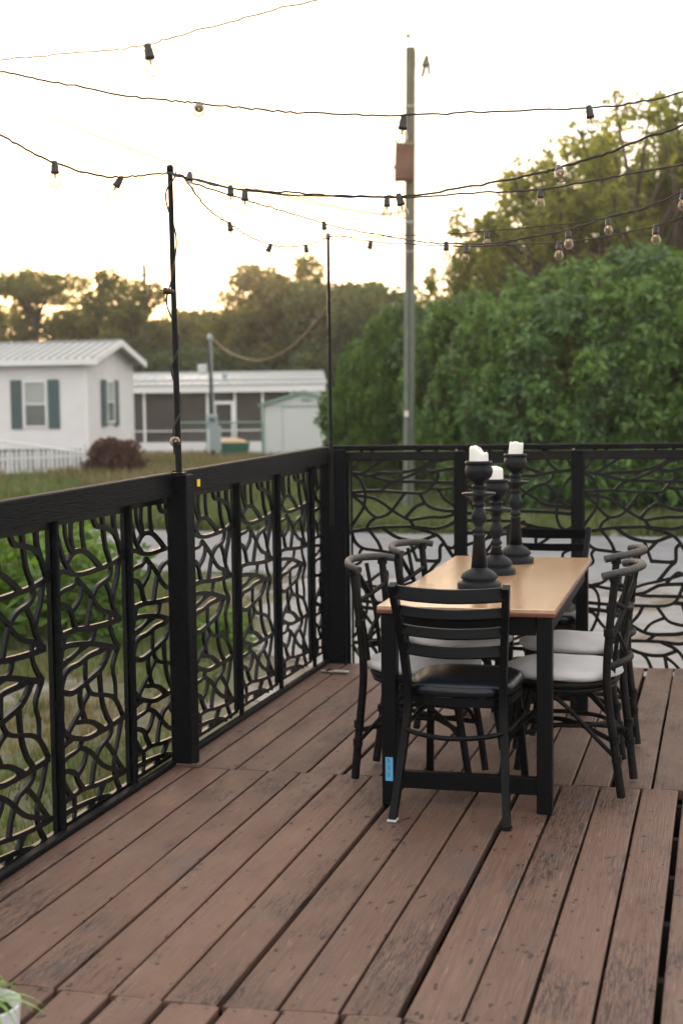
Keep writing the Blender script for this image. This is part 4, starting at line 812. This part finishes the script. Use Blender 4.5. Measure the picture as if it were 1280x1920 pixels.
# wire fence with a teal rail in front of the porch
p0 = V3(at(338, 862, G)); p1 = V3(at(492, 862, G)); t = thing('wire_fence', 'low wire fence with a teal top rail in front of the porch', 'fence', p0); dv = p1-p0; L = dv.length
for k in range(4):
    MB().tube([dv*(k/3), dv*(k/3)+Vector((0, 0, 1.45))], .028, 8).build('post', M['greentrim'], t)
MB().tube([Vector((0, 0, 1.46)), dv+Vector((0, 0, 1.46))], .03, 8).build('top_rail', M['greentrim'], t)
b = MB()
for k in range(1, 10): b.tube([Vector((0, 0, .14*k)), dv+Vector((0, 0, .14*k))], .003, 4)
for k in range(20): b.tube([dv*(k/20), dv*(k/20)+Vector((0, 0, 1.45))], .003, 4)
b.build('wire_mesh', M['grey'], t)
# white picket fence
p0 = V3(at(-60, 906, G)); p1 = V3(at(160, 893, G)); t = thing('picket_fence', 'white picket fence in front of the gabled home', 'fence', p0); dv = p1-p0; L = dv.length; rz = math.atan2(dv.y, dv.x)
n = 26; b = MB()
for k in range(n):
    c = dv*((k+.5)/n); b.prism([(-.045, 0), (.045, 0), (.045, .80), (0, .86), (-.045, .80)], 'y', -.01, .01)
    for i in range(len(b.v)-10, len(b.v)):
        v = Vector(b.v[i]); v = Matrix.Rotation(rz, 3, 'Z') @ v+c; b.v[i] = tuple(v)
b.build('pickets', M['trim'], t)
for h in (.22, .64): MB().box(dv/2+Vector((0, 0, h))+Matrix.Rotation(rz, 3, 'Z') @ Vector((0, .032, 0)), (L, .035, .07), rot=rz).build('rail', M['trim'], t)
MB().box(dv+Vector((0, 0, .5)), (.12, .12, 1.0), rot=rz).build('post', M['trim'], t); MB().box(Vector((0, 0, .5)), (.12, .12, 1.0), rot=rz).build('post', M['trim'], t)
# ramp handrail behind it
q0 = V3(dep(-60, 818, 40.5)); q1 = V3(dep(160, 849, 40.5)); t = thing('handrail', 'thin white sloping handrail behind the picket fence', 'handrail', (q0.x, q0.y, G)); a0 = q0-t.location; a1 = q1-t.location
MB().tube([a0, a1], .03, 8).build('rail', M['trim'], t)
b = MB()
for k in range(18): f = k/17; c = a0.lerp(a1, f); b.tube([(c.x, c.y, 0), c], .014, 6)
b.build('baluster', M['trim'], t)
# ================================================================== TREES AND SHRUBS
def limbs(b, base, tips, r0, r1, rnd, wig=.06):
    for tp in tips:
        tp = Vector(tp); base_ = Vector(base); mid = base_.lerp(tp, .5)+Vector((rnd.uniform(-1, 1), rnd.uniform(-1, 1), rnd.uniform(-.3, .6)))*(tp-base_).length*wig*2
        b.tube(cr([base_, mid, tp], 4), r0, 6, taper=lambda f: 1-(1-r1/r0)*f)
def make_tree(name, label, cat, group, blobs, per, Ln, Wd, lm, trunk_h, tr, bark='bark', dens=1, inner=.45, spread=.8, sub=True, seed=1, lean=(0, 0), tipn=None, face=False):
    rnd = random.Random(seed); t = thing(name, label, cat, (0, 0, 0), 0, group)
    C, N_ = blobs_points(blobs, dens, inner)
    V = leafgeo(C, N_, per, Ln, Wd, spread, face=face); npmesh('foliage', V, np.arange(len(V)).reshape(-1, 4), M[lm], t)
    b = MB(); b.tube(cr([(0, 0, -.1), (lean[0]*.3, lean[1]*.3, trunk_h*.5), (lean[0], lean[1], trunk_h)], 4), tr, 9, taper=lambda f: 1-.4*f); b.build('trunk', M[bark], t)
    b = MB(); tips = [bl[0] for bl in blobs]
    limbs(b, (lean[0], lean[1], trunk_h*.92), tips, tr*.55, tr*.12, rnd)
    for bl in blobs:
        for _ in range(tipn or 3):
            u = Vector((rnd.gauss(0, 1), rnd.gauss(0, 1), abs(rnd.gauss(0, 1)))).normalized(); e = Vector(bl[0])+Vector((u.x*bl[1][0], u.y*bl[1][1], u.z*bl[1][2]))*.92
            b.tube([Vector(bl[0]), Vector(bl[0]).lerp(e, .5)+Vector((0, 0, .1)), e], tr*.16, 5, taper=lambda f: 1-.75*f)
    b.build('limbs', M[bark], t); return t
def rb(rnd, n, W, D, z0, z1, r, cnt, flat=.75, shape=None):
    out_ = []
    for i in range(n):
        f = (i+.5)/n; z = z0+(z1-z0)*f; k = shape(f) if shape else math.sqrt(max(.05, 1-f*f)); a = i*2.4+rnd.uniform(-.5, .5); q = rnd.uniform(.35, 1)
        rr = r*rnd.uniform(.7, 1.2); out_.append(((W*k*q*math.cos(a), D*k*q*math.sin(a), z), (rr, rr, rr*flat*rnd.uniform(.8, 1.2)), int(cnt*(rr/r)**2)))
    return out_
def place(first, proto, label, x, y, rz, s): 
    if first: proto.location = (x, y, G); proto.rotation_euler = (0, 0, rz); proto.scale = (s,)*3 if isinstance(s, float) else s; proto['label'] = label; return proto
    return dup(proto, label, (x, y, G), rz, s)
rn = random.Random(21)
# far trees (10 m high prototypes)
farA = make_tree('oak_tree', 'x', 'tree', 'far trees behind the homes', rb(rn, 15, 3.2, 3.2, 3.2, 9.0, 1.2, 150, shape=lambda f: .55+.6*math.sin(math.pi*min(1, f*.9+.1))), 4, .34, .20, 'l_far', 3.2, .26, seed=2)
farB = make_tree('oak_tree', 'x', 'tree', 'far trees behind the homes', rb(rn, 18, 3.0, 3.0, 1.6, 8.6, 1.5, 300, shape=lambda f: .6+.5*math.sin(math.pi*min(1, f*.8+.2))), 4, .34, .20, 'l_far2', 2.4, .26, seed=3)
farP = make_tree('pine_tree', 'x', 'tree', 'far trees behind the homes', [((math.cos(a)*1.7, math.sin(a)*1.7, z), (1.25, 1.25, .42), 240) for a, z in ((0, 9.1), (1.3, 8.7), (2.6, 9.3), (3.9, 8.6), (5.2, 9.0))]+[((.3, 0, 9.5), (1.5, 1.5, .42), 300), ((1.4, .5, 6.6), (1.1, 1.1, .5), 120), ((-1.5, -.4, 5.6), (1.2, 1.2, .5), 130), ((.4, 1.1, 4.6), (1.2, 1.2, .6), 120)], 4, .28, .10, 'l_far', 7.6, .2, seed=4)
farT = make_tree('oak_tree', 'x', 'tree', 'far trees behind the homes', rb(rn, 17, 2.1, 2.1, 2.6, 9.6, .9, 140, shape=lambda f: .55+.55*math.sin(math.pi*min(1, f*.9))), 4, .30, .17, 'l_far', 4.0, .22, seed=5)
FT = [(-60, 575, 84, 'A', 'far broad tree at the very left edge, above the gabled home'), (10, 560, 80, 'T', 'far thin-crowned tree second from the left edge'), (72, 522, 78, 'P', 'flat-topped pine standing above the gabled home roof'),
      (140, 590, 88, 'A', 'far tree between the flat-topped pine and the pale distant pole'), (190, 566, 82, 'A', 'far tree left of the pale distant pole'), (232, 524, 76, 'T', 'taller far tree just left of the pale distant pole'),
      (300, 600, 90, 'B', 'far tree behind the wound pole of the railing'), (350, 590, 84, 'A', 'far tree just right of the wound pole'), (405, 580, 88, 'B', 'dark far tree above the meter post'),
      (455, 575, 80, 'A', 'far tree above the sagging cable'), (498, 528, 76, 'T', 'tall golden-edged far tree left of the highest one'), (540, 500, 74, 'T', 'highest golden-edged far tree left of the corner pole'),
      (585, 545, 82, 'B', 'dark far tree right behind the corner pole'), (645, 524, 72, 'B', 'dark far tree between corner pole and utility pole'), (700, 530, 70, 'B', 'dark round far tree just left of the utility pole'),
      (752, 590, 74, 'B', 'far tree directly behind the utility pole'), (835, 565, 72, 'A', 'golden-edged far tree just right of the utility pole'), (905, 560, 76, 'A', 'far tree showing through under the tall right-hand trees'), (990, 550, 72, 'B', 'far tree mostly hidden behind the big hedge'),
      (1100, 560, 78, 'B', 'far tree hidden behind the middle of the big hedge'), (560, 575, 92, 'B', 'dark far tree lower than the golden one behind the cable')]
used = set(); pr = {'A': farA, 'B': farB, 'P': farP, 'T': farT}
for (x, ty, D, k, lab) in FT:
    q = dep(x, 760, D); h = 2.07+(760+.012*(640-x)-ty)*D/2600; s = h/9.6
    place(k not in used, pr[k], lab, q[0], q[1], rn.uniform(0, 6), (s*rn.uniform(1.0, 1.2), s*rn.uniform(1.0, 1.2), s)); used.add(k)
# lower understorey in front of the far trees
und = make_tree('understorey_shrub', 'x', 'shrub', 'dark shrubs at the foot of the far trees', rb(rn, 14, 3.2, 2.0, .7, 3.5, 1.35, 420, shape=lambda f: 1.1-.5*f), 4, .30, .18, 'l_far2', 1.0, .14, seed=6)
UL = [(-40, 642, 72), (60, 650, 72), (150, 648, 74), (235, 640, 75), (300, 636, 75), (365, 640, 74), (430, 636, 76), (490, 630, 74), (545, 640, 74), (600, 632, 75), (660, 625, 74), (720, 615, 72), (800, 620, 72)]
ULn = ['at the left edge', 'above the left part of the gabled roof', 'above the middle of the gabled roof', 'above the gable peak', 'behind the wound pole', 'between wound pole and meter post', 'behind the meter post', 'under the sagging cable', 'left of the corner pole', 'behind the corner pole', 'right of the corner pole', 'left of the utility pole', 'right of the utility pole']
for i, ((x, ty, D), w) in enumerate(zip(UL, ULn)):
    q = dep(x, 760, D); h = 2.07+(760-ty)*D/2600; s = h/4.6; place(i == 0, und, 'dark shrub under the far trees, '+w, q[0], q[1], rn.uniform(-.4, .4), (s*1.1, s, s))
# the big hedge on the right
def hedge(name, seed, lm):
    r_ = random.Random(seed); bl = []
    for i in range(64):
        f = (i+.5)/64; z = .5+4.0*f; k = 1.05 if f < .6 else 1.05-1.3*(f-.6); a = i*2.4+r_.uniform(-.6, .6); q = r_.uniform(.62, 1); rr = r_.uniform(.30, .60)
        bl.append(((2.5*k*q*math.cos(a), 1.5*k*q*math.sin(a), z), (rr, rr, rr*.8), int(400*rr*rr)))
    for i in range(34):
        a = r_.uniform(0, 6.28); q = r_.uniform(.3, 1); z = r_.uniform(1.0, 4.6); k = 1.15 if z < 2.8 else 1.15-.42*(z-2.8)
        bl.append(((2.9*k*q*math.cos(a), 1.7*k*q*math.sin(a), z+.15), (.17, .17, .34), 22))
    return make_tree(name, 'x', 'bush', 'tall green bushes forming the hedge on the right', bl, 8, .175, .080, lm, 1.4, .09, 'redbark', inner=.16, spread=.75, seed=seed, tipn=2, face=True)
hA = hedge('pepper_bush', 31, 'l_bush'); hB = hedge('pepper_bush', 32, 'l_bush2'); hC = hedge('pepper_bush', 33, 'l_bush')
HL = [(690, 31, 650, hC, .34, 'loose pale green bush at the left end of the hedge, beside the corner pole'), (738, 32, 592, hA, .42, 'bush at the left end of the hedge, left of the utility pole'), (792, 33, 566, hB, .60, 'bush behind the utility pole'),
      (880, 30, 566, hA, .62, 'bush just right of the utility pole'), (940, 26.5, 582, hC, .62, 'bush above the three candles'), (935, 31, 548, hB, .9, 'bush in the back row above the candles'), (1035, 26.0, 556, hA, .85, 'bush in the middle of the hedge above the far ladderback chair'), (1050, 29, 520, hC, 1.0, 'tall bush in the back row below the tall trees'),
      (1120, 25.4, 548, hB, .9, 'bush right of the hedge middle, above the right-hand chairs'), (1200, 25.2, 530, hC, .9, 'bush near the right edge with lighter leaves'), (1160, 28, 488, hA, 1.0, 'tall back-row bush near the right edge'), (1275, 25.0, 520, hA, .95, 'bush at the right edge of the picture'), (1275, 28, 462, hB, 1.1, 'tallest back-row bush at the right edge'), (1360, 25, 500, hC, 1.0, 'bush just past the right edge')]
us = set()
for (x, D, ty, pr_, wx, lab) in HL:
    q = dep(x, 760, D); h = 2.07+(760-.012*(x-640)-ty)*D/2600; s = h/4.9; f = pr_.name not in us; us.add(pr_.name)
    place(f, pr_, lab, q[0], q[1], rn.uniform(-.5, .5)+(math.pi if rn.random() < .5 else 0), (s*wx*rn.uniform(1.0, 1.1), s, s))
# tall airy trees behind the hedge
def airy(seed, n=30):
    r_ = random.Random(seed); bl = []
    for i in range(n):
        f = (i+.5)/n; z = 3.4+5.4*f; k = .5+.75*math.sin(math.pi*min(1, .15+f*.85)); a = i*2.4+r_.uniform(-.7, .7); q = r_.uniform(.25, 1); rr = r_.uniform(.30, .70)
        bl.append(((2.6*k*q*math.cos(a), 2.4*k*q*math.sin(a), z), (rr, rr, rr*.9), int(150*rr*rr)))
    for i in range(26):
        a = r_.uniform(0, 6.28); q = r_.uniform(.3, 3.4); z = r_.uniform(7.2, 9.6)-q*.6; bl.append(((q*math.cos(a), q*math.sin(a), z), (.22, .22, .55), 34))
    return make_tree('pepper_tree', 'x', 'tree', 'tall airy trees behind the hedge', bl, 6, .17, .085, 'l_tall', 3.6, .17, inner=.5, spread=.9, seed=seed, tipn=3)
tA = airy(41); tB = airy(47, 24)
TL = [(1060, 34, 262, tA, 1.0, 'tall airy tree with a ragged top, left of the tallest one'), (1225, 33, 180, tB, 1.15, 'tallest airy tree at the upper right corner'), (1170, 38, 255, tA, 1.0, 'tall airy tree between the two ragged ones'), (960, 38, 392, tB, .85, 'lower airy tree with golden edges above the candles'), (890, 42, 440, tA, .72, 'sparse golden tree right of the utility pole'), (1300, 36, 210, tA, 1.15, 'tall airy tree cut by the right edge'), (1010, 42, 400, tA, .9, 'airy tree behind the golden one'), (1120, 36, 400, tB, .9, 'shorter airy tree in the middle of the tall group')]
us = set()
for (x, D, ty, pr_, wd, lab) in TL:
    q = dep(x, 760, D); h = 2.07+(757-ty)*D/2600; s = h/9.6; f = pr_.name not in us; us.add(pr_.name); place(f, pr_, lab, q[0], q[1], rn.uniform(0, 6), (s*wd*1.1, s*wd*1.1, s))
# red bush by the gabled home
q = at(212, 902, G); rbsh = make_tree('red_bush', 'round reddish-brown bush at the corner of the gabled home', 'bush', None, rb(rn, 11, .62, .5, .28, 1.05, .36, 230, shape=lambda f: 1.05-.5*f*f), 5, .10, .05, 'l_red', .3, .04, 'redbark', seed=9); rbsh.location = tuple(q); rbsh.scale = (1.15, 1.0, 1.0)
# leafy weeds just past the left railing
def weed(seed, H_, n):
    r_ = random.Random(seed); t = thing('weed_plant', 'x', 'plant', (0, 0, 0), 0, 'leafy green weeds beyond the left railing'); Cs = []; Ns = []; b = MB()
    for i in range(n):
        a = r_.uniform(0, 6.28); q = r_.uniform(.02, .38); h = H_*r_.uniform(.55, 1); ln = r_.uniform(-.12, .12); top = Vector((math.cos(a)*q*1.3+ln, math.sin(a)*q*1.3, h)); bs = Vector((math.cos(a)*q*.6, math.sin(a)*q*.6, 0))
        b.tube(cr([bs, bs.lerp(top, .5)+Vector((0, 0, .04)), top], 3), .006, 5, taper=lambda f: 1-.6*f)
        for k in range(int(h*14)): f = (k+2)/(h*14+2); c = bs.lerp(top, f); Cs.append(tuple(c)); Ns.append((math.cos(k*2.4), math.sin(k*2.4), .35))
    V = leafgeo(np.array(Cs), unit(np.array(Ns, float)), 3, .15, .062, .35, .1, .1); npmesh('leaves', V, np.arange(len(V)).reshape(-1, 4), M['l_weed'], t); b.build('stems', M['l_weed'], t); return t
w1 = weed(51, 1.05, 17); w2 = weed(52, .8, 15)
WL = [(-40, 1200, w1, 1.1), (20, 1215, w2, 1.25), (62, 1190, w1, 1.0), (105, 1170, w2, 1.2), (150, 1200, w1, .98), (190, 1175, w2, 1.15), (222, 1190, w1, .85), (-10, 1160, w2, 1.4), (130, 1150, w1, .9), (250, 1215, w2, .5), (370, 1225, w2, .42), (425, 1215, w2, .5), (455, 1235, w2, .38), (80, 1150, w1, 1.0)]
WN = ['cut by the left edge of the picture', 'second from the left edge', 'tall one left of the first upright batten', 'seen right at the first upright batten', 'between the first and second battens', 'left of the second batten', 'right at the second batten', 'behind the leftmost two', 'in the back, between the battens', 'low one left of the middle post', 'low one right of the middle post', 'low one behind the second panel past the middle post', 'smallest low one past the middle post', 'in the back row at the first batten']
us = set()
for (x, y, pr_, s), w in zip(WL, WN):
    q = at(x, y, G); f = pr_.name not in us; us.add(pr_.name); place(f, pr_, 'green weed past the left railing, '+w, q[0], q[1], rn.uniform(0, 6), float(s))
# grass: one mass of blades
def tufts(n, fx, H_, w, per, mname):
    P = fx(n); P = np.repeat(P, per, 0); k = len(P); a = rg.uniform(0, 6.28, (k, 1)); d = np.concatenate([np.cos(a), np.sin(a), np.zeros((k, 1))], 1)
    B = P+d*rg.uniform(0, .05, (k, 1)); h = H_*rg.uniform(.4, 1.15, (k, 1)); le = rg.uniform(.1, .7, (k, 1)); sd_ = np.concatenate([-np.sin(a), np.cos(a), np.zeros((k, 1))], 1)*w
    up_ = np.array([0, 0, 1.]); V = np.stack([B-sd_, B+sd_, B+sd_*.6+up_*h*.6+d*h*le*.35, B-sd_*.6+up_*h*.6+d*h*le*.35, B+up_*h*.95+d*h*le, ], 1)
    base = np.arange(k)[:, None]*5; V = V.reshape(-1, 3); Fq = np.concatenate([base+np.array([[0, 1, 2, 3]]), base+np.array([[3, 2, 4, 4]])], 0)
    return V, base
GV = []; GF = []; 
def addgrass(n, fx, H_, w, per, name):
    V, base = tufts(n, fx, H_, w, per, name)
    me = bpy.data.meshes.new(name); k = len(base)
    quads = (base+np.array([[0, 1, 2, 3]])).astype(np.int32); tris = (base+np.array([[3, 2, 4]])).astype(np.int32)
    me.vertices.add(len(V)); me.vertices.foreach_set('co', V.astype(np.float32).ravel()); me.loops.add(k*7)
    me.loops.foreach_set('vertex_index', np.concatenate([quads.ravel(), tris.ravel()])); me.polygons.add(2*k)
    me.polygons.foreach_set('loop_start', np.concatenate([np.arange(k)*4, k*4+np.arange(k)*3]).astype(np.int32)); me.polygons.foreach_set('loop_total', np.concatenate([np.full(k, 4), np.full(k, 3)]).astype(np.int32))
    me.update(calc_edges=True); me.validate(); return me
def region(x0, x1, y0, y1, thr, sc=1.0):
    def f(n):
        P = np.stack([rg.uniform(x0, x1, n), rg.uniform(y0, y1, n), np.full(n, G)], 1)
        nz = np.sin(P[:, 0]*1.3*sc+1)*np.sin(P[:, 1]*1.1*sc+2)+.5*np.sin(P[:, 0]*3.1*sc)*np.sin(P[:, 1]*2.7*sc+1)+rg.uniform(-.35, .35, n)
        return P[nz > thr]
    return f
def strewn(pred, *a):
    g = region(*a)
    def f(n): P = g(n); return P[[pred(x, y) for x, y, z in P]]
    return f
notroad = lambda x, y: not (15.9 < y < 21.8) and not (x > -4.2-.25*(y-12) and 7 < y < 16.2)
def grassobj(name, me, m): me.materials.append(m); o = bpy.data.objects.new(name, me); COL.objects.link(o); return tag(o, kind='stuff')
grassobj('near_grass', addgrass(26000, strewn(notroad, -11, -2.3, 3.0, 15.9, -.25), .11, .0045, 6, 'near_grass'), M['l_grass'])
grassobj('dry_grass', addgrass(16000, strewn(notroad, -11, -2.3, 3.0, 15.9, .1, 1.7), .09, .004, 6, 'dry_grass'), M['l_dry'])
grassobj('verge_grass', addgrass(14000, region(-13, 5, 21.7, 27, -.9), .26, .012, 6, 'verge_grass'), M['l_grass'])
grassobj('lawn_grass', addgrass(22000, region(-30, -5, 27, 52, -.6), .36, .022, 5, 'lawn_grass'), M['l_grass'])
grassobj('lawn_dry_grass', addgrass(10000, region(-26, -6, 30, 50, .0, .7), .50, .022, 5, 'lawn_dry_grass'), M['l_dry'])

# ================================================================== evening air
hb = MB().box((0, 45, 12.0), (340, 330, 27.2)); hz_ = hb.build('haze', M['ink'])
hz_.data.materials.clear(); hm = bpy.data.materials.new('evening_haze'); hm.use_nodes = True; ht = hm.node_tree; ht.nodes.clear()
ho = ht.nodes.new('ShaderNodeOutputMaterial'); hv = ht.nodes.new('ShaderNodeVolumePrincipled'); hv.inputs['Color'].default_value = (.95, .92, .86, 1); hv.inputs['Density'].default_value = .0008; hv.inputs['Anisotropy'].default_value = .55
ht.links.new(hv.outputs[0], ho.inputs['Volume']); hz_.data.materials.append(hm); tag(hz_, kind='stuff')
